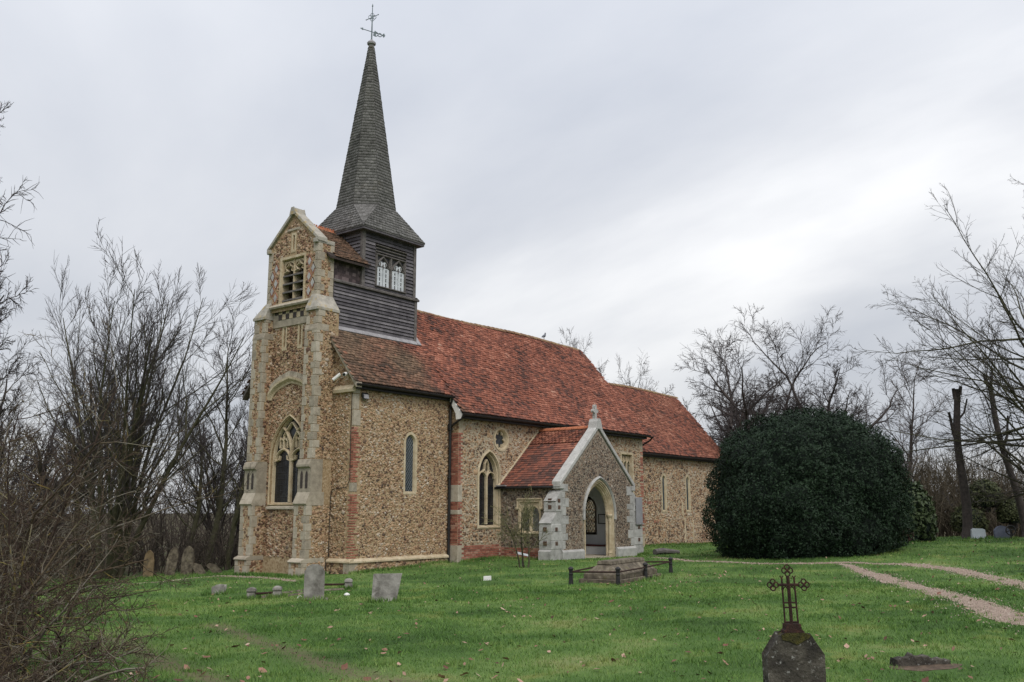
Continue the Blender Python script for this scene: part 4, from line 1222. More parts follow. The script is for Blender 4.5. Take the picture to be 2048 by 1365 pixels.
# ---- splay-foot spire
SX, SY = 2.86, 2.81
E0, HE, ZK, AP, ZT = 12.0, 1.63, 13.15, 1.13, 20.22
k8 = AP * math.tan(math.pi / 8)
oct_ = lambda a: [(SX + x * a, SY + y * a) for x, y in ((-k8 / AP, -1), (k8 / AP, -1), (1, -k8 / AP), (1, k8 / AP), (k8 / AP, 1), (-k8 / AP, 1), (-1, k8 / AP), (-1, -k8 / AP))]
sq = [(SX - HE, SY - HE), (SX + HE, SY - HE), (SX + HE, SY + HE), (SX - HE, SY + HE)]
mb = MB()
ok_ = [(x, y, ZK) for x, y in oct_(AP)]; ot = [(x, y, ZT) for x, y in oct_(.10)]
mb.loft([ok_, ot], True, False)
es = [(x, y, E0) for x, y in sq]
mb.add(ok_ + es, [(0, 1, 9, 8), (2, 3, 10, 9), (4, 5, 11, 10), (6, 7, 8, 11), (7, 0, 8), (1, 2, 9), (3, 4, 10), (5, 6, 11)])
mb.add([(x, y, E0 - .0) for x, y in sq] + [(x, y, E0 - .05) for x, y in sq], [(4, 5, 6, 7), (0, 1, 5, 4), (1, 2, 6, 5), (2, 3, 7, 6), (3, 0, 4, 7)])
spire = mb.build('spire', M['shingle'], church)
mb = MB(); mb.box(SX - HE + .02, SX + HE - .02, SY - HE + .02, SY + HE - .02, E0 - .13, E0 - .052); mb.build('eaves_board', M['board'], spire)
SV, SF, SR = [], [], []
def shingle_face(bl, br, tl, tr, e=.125, w=.155):
    """cover one face (bottom-left, bottom-right, top-left, top-right) with overlapping shingles"""
    bl, br, tl, tr = map(np.array, (bl, br, tl, tr))
    up = ((tl + tr) - (bl + br)) / 2
    H = np.linalg.norm(up); nrm = np.cross(br - bl if np.linalg.norm(br - bl) > .01 else tr - tl, up); nrm = nrm / np.linalg.norm(nrm)
    if np.dot(nrm, (bl + tr) / 2 - np.array([SX, SY, (bl[2] + tr[2]) / 2])) < 0:
        nrm = -nrm
    n = int(H / e)
    for r in range(n):
        q, q1 = r / n, min(1, (r + 1.25) / n)
        a, b = bl + (tl - bl) * q, br + (tr - br) * q
        a1, b1 = bl + (tl - bl) * q1, br + (tr - br) * q1
        W = np.linalg.norm(b - a)
        if W < .03:
            continue
        cuts = np.arange((r % 2) * .5 * w, W, w) / W
        cuts = np.unique(np.clip(np.r_[0, cuts + RNG.normal(0, .06 * w / W, len(cuts)), 1], 0, 1))
        for u, v in zip(cuts[:-1], cuts[1:]):
            if v - u < .02:
                continue
            g = (v - u) * .03
            l0 = .026 + RNG.normal(0, .004)
            base = len(SV)
            jz = RNG.normal(0, .006) * up / H
            p = [a + (b - a) * (u + g) + jz, a + (b - a) * (v - g) + jz, a1 + (b1 - a1) * (v - g), a1 + (b1 - a1) * (u + g)]
            SV.extend([p[0] + nrm * l0, p[1] + nrm * l0, p[2] + nrm * .004, p[3] + nrm * .004, p[0] + nrm * .002, p[1] + nrm * .002])
            SF.extend([(base, base + 1, base + 2, base + 3), (base + 4, base + 5, base + 1, base)])
            k = RNG.beta(2, 2); SR.extend([k, k])
for i in range(8):
    j = (i + 1) % 8
    shingle_face(ok_[i], ok_[j], ot[i], ot[j])
for a, b, c, d in ((8, 9, 0, 1), (9, 10, 2, 3), (10, 11, 4, 5), (11, 8, 6, 7)):
    al = ok_ + es
    shingle_face(al[a], al[b], al[c], al[d])
for c, a, b in ((8, 7, 0), (9, 1, 2), (10, 3, 4), (11, 5, 6)):
    al = ok_ + es
    shingle_face(al[c], al[c], al[a], al[b])
link('shingles', np_mesh('shingles', np.array(SV), [np.array(SF)], SR), M['shingle'], spire, 'stuff')
# cap and weathervane
mb = MB(); mb.lathe([(.125, 19.78), (.10, 20.25), (.11, 20.27), (.17, 20.30), (.185, 20.36), (.15, 20.42), (.06, 20.46), (.045, 20.52)], (SX, SY, 0), 12)
mb.build('spire_cap', M['lead'], church)
mb = MB(); mb.tube([(SX, SY, 20.4), (SX, SY, 21.1), (SX, SY, 21.95)], [.034, .028, .016], 6)
mb.lathe([(.0, 21.95), (.035, 22.0), (.0, 22.12)], (SX, SY, 0), 6)
vane = mb.build('weathervane', M['verdigris'], church)
vd = np.array([RGT[0] * .93 + FWD[0] * .37, RGT[1] * .93 + FWD[1] * .37])
va = lambda s, z: (SX + vd[0] * s, SY + vd[1] * s, z)
mb = MB(); mb.tube([va(-.40, 20.92), va(.50, 20.80)], .017, 5)
mb.add([va(-.50, 20.935), va(-.36, 20.985), va(-.36, 20.855)], [(0, 1, 2)])
for s, z, r in ((.17, 20.80, .09), (.33, 20.79, .075)):
    mb.tube([va(s + r * math.cos(a), z + r * math.sin(a)) for a in np.linspace(0, 2 * math.pi, 11)], .018, 4)
mb.prism([(.42, 20.80), (.5, 20.9), (.56, 20.80), (.5, 20.70)], lambda s, t, d: (va(s, t)[0] + d * vd[1], va(s, t)[1] - d * vd[0], t), -.01, .01)
mb.prism([(.05, 20.72), (.12, 20.95), (.2, 20.88), (.16, 20.68)], lambda s, t, d: (va(s, t)[0] + d * vd[1], va(s, t)[1] - d * vd[0], t), -.01, .01)
mb.build('arrow', M['verdigris'], vane)
cx_ = np.array([RGT[0], RGT[1]])
cc = lambda s, z: (SX + cx_[0] * s * .9, SY + cx_[1] * s * .9, z)
mb = MB(); mb.tube([cc(-.25, 21.40), cc(.25, 21.62)], .016, 5)
for s, z in ((-.09, 21.51), (.09, 21.51), (0, 21.42), (0, 21.60)):
    mb.tube([cc(s + .085 * math.cos(a), z + .085 * math.sin(a)) for a in np.linspace(0, 2 * math.pi, 10)], .012, 4)
for s, z in ((-.27, 21.39), (.27, 21.63)):
    mb.lathe([(0, -.03), (.03, 0), (0, .03)], cc(s, z), 6)
mb.build('scrolled_cross', M['verdigris'], vane)

# ---- porch
PX0, PX1, PY, PRX, PRZ, PT = 7.25, 12.35, -3.30, 9.80, 4.92, .86
PPF = PS(PY); PPW = PW(PX0)
dr = lambda g: arch(9.80, .80 + g, SKIP, 1.55, 2.62 + g * 1.1, 10)
gab = [(PX0, SKIP), (PX0, 2.62), (PRX, 2.62 + (PRX - PX0) * PT), (PX1, 2.62), (PX1, SKIP)]
pf = panel('porch_wall', gab, [dr(.18)], PPF, M['mortar_dark'], church, .22)
def pq(x, sx, zs, **k):
    return ashlar_blocks((x, PY), sx, 1, zs, pf, m='ashlar_grey', **k)
ql = pq(PX0, 1, steps_z(.30, 2.66, .27), long_=.46, short=.26)
qr = pq(PX1, -1, steps_z(.30, 2.66, .27), long_=.46, short=.26)
ex = [rect(PX0 - .05, PX0 + a, a0, a1) for a, b, a0, a1 in ql] + [rect(PX1 - a, PX1 + .05, a0, a1) for a, b, a0, a1 in qr]
flints('flint_stones', [(PX0 + .04, .27), (PX0 + .04, 2.58), (PRX, 2.5 + (PRX - PX0) * PT), (PX1 - .04, 2.58), (PX1 - .04, .27)], [dr(.36)] + ex, PPF, M['flint_dark'], pf, .070, relief=(.004, .015), squash=.9, shift=.0)
for x0, x1 in ((PX0 - .06, 8.62), (10.98, PX1 + .06)):
    b = MB(); b.prism([(.0, SKIP), (.09, SKIP), (.09, .20), (.03, .27), (.0, .27)], lambda s, t, d: (d, PY - s, t), x0, x1); bevel(b.build('plinth', M['ashlar_grey'], church), .01, 1)
# doorway: hood mould, moulded arch orders, shafts with capitals
hood = MB()
hs = lambda g: arch(9.80, .80 + g, 1.35, 1.55, 2.62 + g * 1.1, 10)
hood.loft([[PPF(s, t, d) for s, t in hs(g)] for g, d in ((.36, -.02), (.36, .05), (.31, .10), (.26, .05), (.25, .0))], closed=False)
hood.build('hood_mould', M['ashlar_grey'], church)
dw = moulding('doorway', M['ashlar_warm'], church, PPF, dr, [(.25, -.01), (.25, .012), (.20, .02), (.17, -.02), (.15, -.02), (.12, -.07), (.095, -.06), (.06, -.13), (.03, -.125), (0, -.19), (.0, -.23)])
for sg in (1,):
    x = 9.80 + sg * .86
    sh = MB(); sh.lathe([(.085, -.2), (.085, .02), (.10, .05), (.075, .12), (.062, .16), (.062, 1.28), (.075, 1.30), (.062, 1.33), (.075, 1.40), (.115, 1.47), (.12, 1.53), (.10, 1.56)], (x, PY + .075, 0), 10); sh.build('shaft', M['ashlar_warm'], dw)
# west side, with a two-light window
pw_hole = lambda g: rect(-2.28 - g, -1.42 + g, .92 - g, 1.98 + g)
pwl = panel('porch_wall', [(PY, SKIP), (PY, 2.66), (-.45, 2.66), (-.45, SKIP)], [pw_hole(.03)], PPW, M['mortar_dark'], church, .4)
flints('flint_stones', rect(PY + .05, -.47, .32, 2.6), [pw_hole(.16)], PPW, M['flint_dark'], pwl, .088, relief=(.004, .018), shift=-.10)
rows = []
for k in range(6):
    z = -.12 + k * .074
    y = PY + .1 - (.11 if k % 2 else 0)
    while y < -.5:
        if y > PY:
            rows.append((round(y, 2), round(y, 2) + .21, z, PPW, .06))
        y += .224
bricks(rows, pwl)
w = moulding('porch_window', M['ashlar_warm'], church, PPW, pw_hole, [(.10, -.02), (.10, .03), (.03, .03), (.01, -.06), (0, -.16)])
sheet('glass', pw_hole(.003), PPW, -.13, M['clear'], w)
lattice('lead_lattice', pw_hole(-.002), PPW, -.128, M['leadbar'], w, step=.12, w=.008)
b = MB(); b.bar([(-2.42, 1.82), (-2.42, 2.12), (-1.28, 2.12), (-1.28, 1.82)], .075, -.01, .07, PPW); b.build('hood_mould', M['ashlar_warm'], w)
for s0 in (-2.42, -1.28):
    b = MB(); b.box(PX0 - .09, PX0 + .01, s0 - .07, s0 + .07, 1.72, 1.82); bevel(b.build('label_stop', M['ashlar_warm'], w), .02, 1)
b = MB(); b.bar([(-1.85, .92), (-1.85, 1.75)], .11, -.13, .0, PPW); b.build('mullion', M['ashlar_warm'], w)
for c2 in (-2.07, -1.635):
    a = arch(c2, .19, 1.55, 1.60, 1.86, 5)
    b = MB()
    b.bar(a[1:-1], .06, -.13, -.02, PPW)
    b.prism([(c2 - .23, 1.99), (c2 - .23, 1.66)] + a[3:-3] + [(c2 + .23, 1.66), (c2 + .23, 1.99)], PPW, -.12, -.03)
    b.build('tracery', M['ashlar_warm'], w)
b = MB(); b.prism([(.08, .84), (.08, .88), (-.14, .94), (-.14, .84)], lambda s, t, d: (PX0 - s, d, t), -2.42, -1.28); b.build('sill', M['ashlar_warm'], w)
# east side and the limewashed inside
pe_hole = lambda g: arch(-1.36, .36 + g, .80 - g, 1.85, 2.2 + g, 5)
panel('porch_wall', [(PY, SKIP), (PY, 2.66), (-.45, 2.66), (-.45, SKIP)], [pe_hole(.0)], PE(PX1), M['mortar_dark'], church, .45)
pin = panel('inner_wall', [(PY + .22, SKIP), (PY + .22, 2.7), (-.46, 2.7), (-.46, SKIP)], [pe_hole(.10)], PW(PX1 - .46), M['plaster'], church, .35)
b = MB(); b.box(PX1 - .13, PX1 - .11, -1.73, -.99, .79, 2.21); b.build('glass', M['clear'], pin)
lattice('lead_lattice', pe_hole(-.003), PW(PX1 - .13), .004, M['leadbar2'], pin, step=.13, w=.016)
panel('inner_wall', [(PY + .22, SKIP), (PY + .22, 2.7), (-.46, 2.7), (-.46, SKIP)], [pw_hole(.06)], PE(PX0 + .42), M['plaster'], church, .12)
panel('inner_wall', [(PX0 + .4, SKIP), (PX0 + .4, 2.7), (PRX, 4.6), (PX1 - .4, 2.7), (PX1 - .4, SKIP)], [], PS(-.50), M['plaster'], church)
inn = gab[:]
panel('inner_wall', [(PX0 + .3, SKIP), (PX0 + .3, 2.5), (PRX, 2.5 + (PRX - PX0 - .3) * PT), (PX1 - .3, 2.5), (PX1 - .3, SKIP)], [dr(.02)], PN(PY + .23), M['plaster'], church, .01)
b = MB(); b.box(PX0 + .3, PX1 - .3, PY + .02, -.48, -.5, -.06); b.build('porch_floor', M['ashlar'], church)
for sg in (-1, 1):
    b = MB(); b.hexa([(PRX + sg * 2.2, PY + .4, 2.66), (PRX + sg * 2.2, -.46, 2.66), (PRX, -.46, 4.55), (PRX, PY + .4, 4.55)], [(PRX + sg * 2.2, PY + .4, 2.70), (PRX + sg * 2.2, -.46, 2.70), (PRX, -.46, 4.59), (PRX, PY + .4, 4.59)]); b.build('bounce_sheet', M['plaster'], church)  # white sheets added under the roof to bounce light into the porch
b = MB(); b.box(PX1 - .92, PX1 - .47, PY + .6, -.52, -.06, .26); bs_ = b.build('wall_bench', M['plaster'], church)
b = MB(); b.box(PX1 - .96, PX1 - .468, PY + .58, -.51, .262, .32); bevel(b.build('seat', M['redwood'], bs_), .01, 1)
# angle buttresses standing out to west and east
for sg, x in ((-1, PX0), (1, PX1)):
    q = lambda v: x + sg * v
    prof = [(-.05, SKIP), (.74, SKIP), (.74, .24), (.66, .30), (.66, 1.22), (.70, 1.24), (.36, 1.62), (.36, 2.02), (.40, 2.04), (.03, 2.42), (-.05, 2.42)]
    mb = MB(); mb.prism([(q(a), z) for a, z in prof], lambda s, t, d: (s, d, t), PY - .02, PY + .52)
    bt = mb.build('porch_buttress', M['ashlar_grey'], church)
    for z0, z1, a in ((.32, .62, .64), (.63, .93, .64), (.94, 1.2, .64), (1.66, 2.0, .34)):
        mb = MB(); xs = sorted((q(.05), q(a + .03))); mb.box(*xs, PY - .034, PY + .534, z0, z1); bevel(mb.build('quoin_stone', M['ashlar_grey'], bt), .01, 1)
    for z in (.45, .95, 1.74, 1.98 if sg < 0 else 1.74):
        mb = MB(); mb.box(*sorted((q(.30), q(.45))) if z < 1.5 else sorted((q(.12), q(.26))), PY - .045, PY, z, z + .14); mb.build('flint_panel', M['flint_tower'], bt)
        mb = MB(); aa = .70 if z < 1.5 else .38
        mb.box(*sorted((q(aa), q(aa - .05))), PY + .18, PY + .33, z, z + .15); mb.build('flint_panel', M['flint_tower'], bt)
# roof of the porch, its west slope laid tile by tile
L = math.hypot(1, PT)
yf, ybk = PY + .30, -.40
ox = .16
mb = MB()
for sg in (-1, 1):
    xe = PRX + sg * (PRX - PX0 + ox)
    ze = PRZ - PT * (PRX - PX0 + ox)
    a = [(xe, yf, ze), (xe, ybk, ze), (PRX, ybk, PRZ), (PRX, yf, PRZ)]
    mb.hexa([(p[0], p[1], p[2] - .08) for p in a], a)
pr = mb.build('porch_roof', M['under'], church)
tm = MB(); tm.hexa([(-.082, 0, .012), (.082, 0, .012), (.082, .19, -.012), (-.082, .19, -.012)], [(-.082, 0, .030), (.082, 0, .030), (.082, .19, .006), (-.082, .19, .006)])
tme = tm.mesh('roof_tile'); tme.materials.append(M['tile_single'])
vl = (PRX - PX0 + ox) * L
XE, ZE = PX0 - ox, PRZ - PT * (PRX - PX0 + ox)
basis = Matrix(((0, 1 / L, -PT / L), (-1, 0, 0), (0, PT / L, 1 / L))).to_4x4()
cnt = 0
e_ = .138
rest = []
for r in range(int(vl / e_)):
    for k in range(17):
        yy = ybk - .06 - k * .166 - (.083 if r % 2 else 0)
        if yy < yf + .02:
            continue
        t = r * e_
        if cnt < 300:
            o = bpy.data.objects.new('roof_tile', tme)
            o.matrix_world = Matrix.Translation((XE + t / L, yy, ZE + t * PT / L)) @ basis @ Matrix.Rotation(random.uniform(-.03, .03), 4, 'X') @ Matrix.Rotation(random.uniform(-.02, .02), 4, 'Z')
            COL.objects.link(o); o.parent = pr
            cnt += 1
            last = r
tile_field('roof_tiles', frame_of((XE, ybk, ZE), (0, -1, 0), (1, 0, PT)), lambda s, t: (s < ybk - yf - .02) & (t >= (last) * e_ - .01) & (s > .02), ybk - yf, vl, .166, e_, M['tile_upper'], pr)
xE = PRX + (PRX - PX0 + ox)
O, U, V, Nn = frame_of((xE, ybk, ZE), (0, -1, 0), (-1, 0, PT))
tile_field('roof_tiles', (O, U, V, -Nn), lambda s, t: (s < ybk - yf - .02), ybk - yf, vl, .166, e_, M['tile'], pr)
rt = MB()
ring = lambda y, r: [(r * math.cos(math.pi * q / 6), y, r * math.sin(math.pi * q / 6)) for q in range(7)]
rt.loft([ring(0, .12), ring(.29, .115), ring(.29, .09), ring(0, .09)], closed=False)
rme = rt.mesh('ridge_tile'); rme.materials.append(M['crest'])
y = yf
while y < ybk - .1:
    o = bpy.data.objects.new('ridge_tile', rme); o.location = (PRX, y, PRZ - .03); o.rotation_euler = (random.uniform(-.02, .02), random.uniform(-.04, .04), 0)
    COL.objects.link(o); put(o, pr); y += .295
mb = MB(); mb.tube([(XE - .02, yf - .02, ZE - .05), (XE - .02, ybk + .1, ZE - .04)], .045, 8); mb.build('gutter', M['iron_black'], church)
mb = MB(); mb.box(XE - .1, XE + .12, -.86, -.40, ZE + .02, ZE + .06); mb.build('flashing', M['lead'], church)
# pale mortar fillet where the porch roof meets the nave wall
mb = MB(); mb.bar([(XE, ZE + .03), (PRX, PRZ + .08)], .10, -.01, .04, PNS); mb.build('flashing', M['ashlar_warm'], church)
# coping and cross
for sg in (-1, 1):
    mb = MB()
    xa = PRX + sg * (PRX - PX0 + .13)
    z0 = PRZ - PT * (PRX - PX0 + .13)
    A = [(xa, PY - .06, z0 - .06), (xa, PY - .06, z0 + .14), (PRX, PY - .06, PRZ + .16), (PRX, PY - .06, PRZ - .04)]
    mb.hexa(A, [(p[0], PY + .34, p[2]) for p in A]); bevel(mb.build('coping', M['ashlar_grey'], church), .025, 2)
    mb = MB(); mb.box(*sorted((xa - sg * .02, xa - sg * .26)), PY - .065, PY + .35, z0 - .14, z0 + .05); bevel(mb.build('kneeler', M['ashlar_grey'], church), .02, 1)
mb = MB(); mb.prism([(PRX - .22, PRZ - .06), (PRX - .14, PRZ + .22), (PRX - .07, PRZ + .34), (PRX + .07, PRZ + .34), (PRX + .14, PRZ + .22), (PRX + .22, PRZ - .06)], PPF, -.33, .075)
fin = mb.build('gable_cross', M['ashlar_grey'], church)
mb = MB()
zc = PRZ + .34
mb.prism([(PRX - .05, zc - .02), (PRX - .04, zc + .26), (PRX - .13, zc + .25), (PRX - .17, zc + .31), (PRX - .13, zc + .37), (PRX - .04, zc + .36), (PRX - .05, zc + .50), (PRX, zc + .57), (PRX + .05, zc + .50), (PRX + .04, zc + .36), (PRX + .13, zc + .37),
          (PRX + .17, zc + .31), (PRX + .13, zc + .25), (PRX + .04, zc + .26), (PRX + .05, zc - .02)], PPF, -.20, -.08)
bevel(mb.build('cross', M['ashlar_grey'], fin), .015, 1)

# ---- things fixed to the church
def wall_camera(loc, aim, label):
    t = thing('security_camera', label, 'camera', loc, 'cameras under the eaves')
    loc = Vector(loc); d = Vector(aim).normalized()
    mb = MB(); mb.tube([loc - d * .02, loc + d * .30], [.062, .062], 10); mb.build('housing', M['whitepaint'], t)
    mb = MB(); mb.tube([loc + d * .302, loc + d * .318], [.05, .05], 10); mb.build('lens', M['glass'], t)
    mb = MB(); mb.tube([loc + d * .08, loc + Vector((.12, .02, -.10))], .018, 6); mb.build('bracket', M['whitepaint'], t)
wall_camera((-.14, .62, 6.24), (-.5, .55, -.62), 'white camera pointing down beside the tower, left of the pair on the west gable')
wall_camera((-.14, .28, 6.24), (-.85, -.5, -.25), 'white camera with black lens facing out at the eaves corner of the west gable')
t = thing('floodlight', 'small black floodlight under the eaves at the south-west corner of the church', 'floodlight', (.38, -.03, 5.55))
mb = MB(); mb.hexa([(.24, -.06, 5.44), (.52, -.06, 5.44), (.52, -.06, 5.62), (.24, -.06, 5.62)], [(.24, -.16, 5.38), (.52, -.16, 5.38), (.52, -.12, 5.57), (.24, -.12, 5.57)]); bevel(mb.build('lamp_body', M['iron_black'], t), .01, 1)
mb = MB(); mb.add([(.27, -.168, 5.41), (.49, -.168, 5.41), (.49, -.134, 5.55), (.27, -.134, 5.55)], [(0, 1, 2, 3)]); mb.build('lens', M['lead'], t)
mb = MB(); mb.box(.35, .41, -.07, .01, 5.48, 5.60); mb.build('bracket', M['iron_black'], t)
t = thing('framed_notice', 'black framed notices hanging on the white wall inside the porch', 'notice', (PX1 - .5, -2.15, 1.15))
xn = PX1 - .475
mb = MB(); mb.box(xn, xn + .012, -2.36, -1.94, 1.18, 1.51); mb.build('paper', M['paper'], t)
for y0, y1, z0, z1 in ((-2.39, -1.91, 1.51, 1.54), (-2.39, -1.91, 1.15, 1.18), (-2.39, -2.36, 1.18, 1.51), (-1.94, -1.91, 1.18, 1.51)):
    mb = MB(); mb.box(xn - .02, xn + .012, y0, y1, z0, z1); mb.build('frame', M['iron_black'], t)
t = thing('notice_board', 'plain grey board fixed to the right-hand buttress of the porch', 'board', (PX1 + .35, PY - .05, 1.0))
mb = MB(); mb.box(PX1 + .12, PX1 + .62, PY - .085, PY - .052, 1.18, 2.22); bevel(mb.build('panel', M['slate'], t), .008, 1)
mb = MB(); mb.box(PX1 + .09, PX1 + .65, PY - .10, PY - .05, 1.13, 1.178); mb.build('bottom_rail', M['lead'], t)
# pigeon on the ridge
px_, pz_ = 14.6, RZ + .12
t = thing('pigeon', 'grey pigeon perched on the nave ridge', 'bird', (px_, YC, pz_))
mb = MB(); mb.tube([(px_ - .16, YC, pz_ + .07), (px_ - .06, YC, pz_ + .11), (px_ + .05, YC, pz_ + .15), (px_ + .10, YC, pz_ + .21), (px_ + .12, YC, pz_ + .27), (px_ + .13, YC, pz_ + .31)], [.02, .055, .07, .05, .035, .032], 8); mb.build('body', M['feather'], t, smooth=True)
mb = MB(); mb.tube([(px_ + .15, YC, pz_ + .295), (px_ + .19, YC, pz_ + .285)], [.012, .004], 5); mb.build('beak', M['iron_black'], t)
for sgn in (-.03, .03):
    mb = MB(); mb.tube([(px_ + .01, YC + sgn, pz_ + .1), (px_ + .02, YC + sgn, pz_ - .02)], .008, 4); mb.build('leg', M['redwood'], t)

# ------------------------------------------------------------------ trees
def unit(v):
    return v / (np.linalg.norm(v, axis=-1, keepdims=True) + 1e-12)

def grow(P, D, L, R, n, wob, up, rng, taper=.35):
    pts, d, p = [P], D.copy(), P.copy()
    for i in range(n):
        d = d + rng.normal(0, wob, d.shape)
        d[:, 2] += up
        d = unit(d)
        p = p + d * (L / n)[:, None]
        pts.append(p)
    t = np.linspace(0, 1, n + 1)[None]
    return np.stack(pts, 1), R[:, None] * (1 - (1 - taper) * t)

def spawn(pts, rad, L, k, t0, t1, ang, lr, rr, rng, shape=.55, flat=0.0, rmin=.003):
    B, n1, _ = pts.shape
    t = np.clip((np.arange(k)[None] + rng.random((B, k))) / k * (t1 - t0) + t0, 0, .999)
    f = t * (n1 - 1); i = f.astype(int); fr = (f - i)[..., None]
    bi = np.arange(B)[:, None]
    a, b = pts[bi, i], pts[bi, i + 1]
    P = a * (1 - fr) + b * fr
    T = unit(b - a)
    rnd = rng.normal(0, 1, T.shape)
    rnd[..., 2] *= (1 - flat)
    pe = unit(rnd - T * (rnd * T).sum(-1, keepdims=True))
    an = rng.normal(ang, ang * .25, t.shape)[..., None]
    D = unit(T * np.cos(an) + pe * np.sin(an))
    Lc = L[:, None] * lr * (1 - shape * t) * rng.uniform(.6, 1.35, t.shape)
    rp = rad[bi, i] * (1 - fr[..., 0]) + rad[bi, i + 1] * fr[..., 0]
    Rc = np.maximum(rp * rr * rng.uniform(.75, 1.1, t.shape), rmin)
    return P.reshape(-1, 3), D.reshape(-1, 3), Lc.ravel(), Rc.ravel()

def tube_arrays(pts, rad, k):
    B, n, _ = pts.shape
    tan = np.empty_like(pts)
    tan[:, 1:-1] = pts[:, 2:] - pts[:, :-2]; tan[:, 0] = pts[:, 1] - pts[:, 0]; tan[:, -1] = pts[:, -1] - pts[:, -2]
    tan = unit(tan)
    m = unit(pts[:, -1] - pts[:, 0])
    ref = np.where(np.abs(m[:, 2:3]) < .8, np.array([[.1, .15, 1.]]), np.array([[1., .3, .1]]))
    u = unit(np.cross(tan, ref[:, None])); v = np.cross(tan, u)
    a = np.linspace(0, 2 * np.pi, k, endpoint=False)
    V = pts[:, :, None] + (u[:, :, None] * np.cos(a)[:, None] + v[:, :, None] * np.sin(a)[:, None]) * rad[:, :, None, None]
    base = (np.arange(B) * n * k)[:, None, None]
    r = (np.arange(n - 1) * k)[None, :, None]; q = np.arange(k)[None, None]; q1 = (q + 1) % k
    Q = np.stack([base + r + q, base + r + q1, base + r + k + q1, base + r + k + q], -1).reshape(-1, 4)
    return V.reshape(-1, 3), Q, (n - 1) * k

def tubes_mesh(name, parts, rng, smooth=False, mono=None):
    Vs, Qs, Rs, off = [], [], [], 0
    for pts, rad, k in parts:
        V, Q, per = tube_arrays(pts, rad, k)
        Vs.append(V); Qs.append(Q + off); off += len(V)
        Rs.append(np.repeat(rng.random(len(pts)), per))
    return np_mesh(name, np.concatenate(Vs), [np.concatenate(Qs)], np.concatenate(Rs), smooth=smooth)

def skeleton(starts, levels, rng):
    """starts: (P, D, L, R); levels: list of dicts; gives back [(pts, rad, sides), ...] level by level"""
    P, D, L, R = [np.asarray(x, float) for x in starts]
    out = []
    for i, lv in enumerate(levels):
        pts, rad = grow(P, D, L, R, lv['n'], lv['wob'], lv['up'], rng, lv.get('taper', .35))
        out.append((pts, rad, lv['sides']))
        if i + 1 < len(levels):
            nx = levels[i + 1]
            P, D, L, R = spawn(pts, rad, L, nx['k'], nx['t0'], nx['t1'], nx['ang'], nx['lr'], nx['rr'], rng, nx.get('shape', .5), nx.get('flat', 0), nx.get('rmin', .004))
    return out

def lv(k=0, t0=.2, t1=1, ang=.7, lr=.5, rr=.6, n=5, wob=.12, up=.03, sides=4, **kw):
    return dict(k=k, t0=t0, t1=t1, ang=ang, lr=lr, rr=rr, n=n, wob=wob, up=up, sides=sides, **kw)

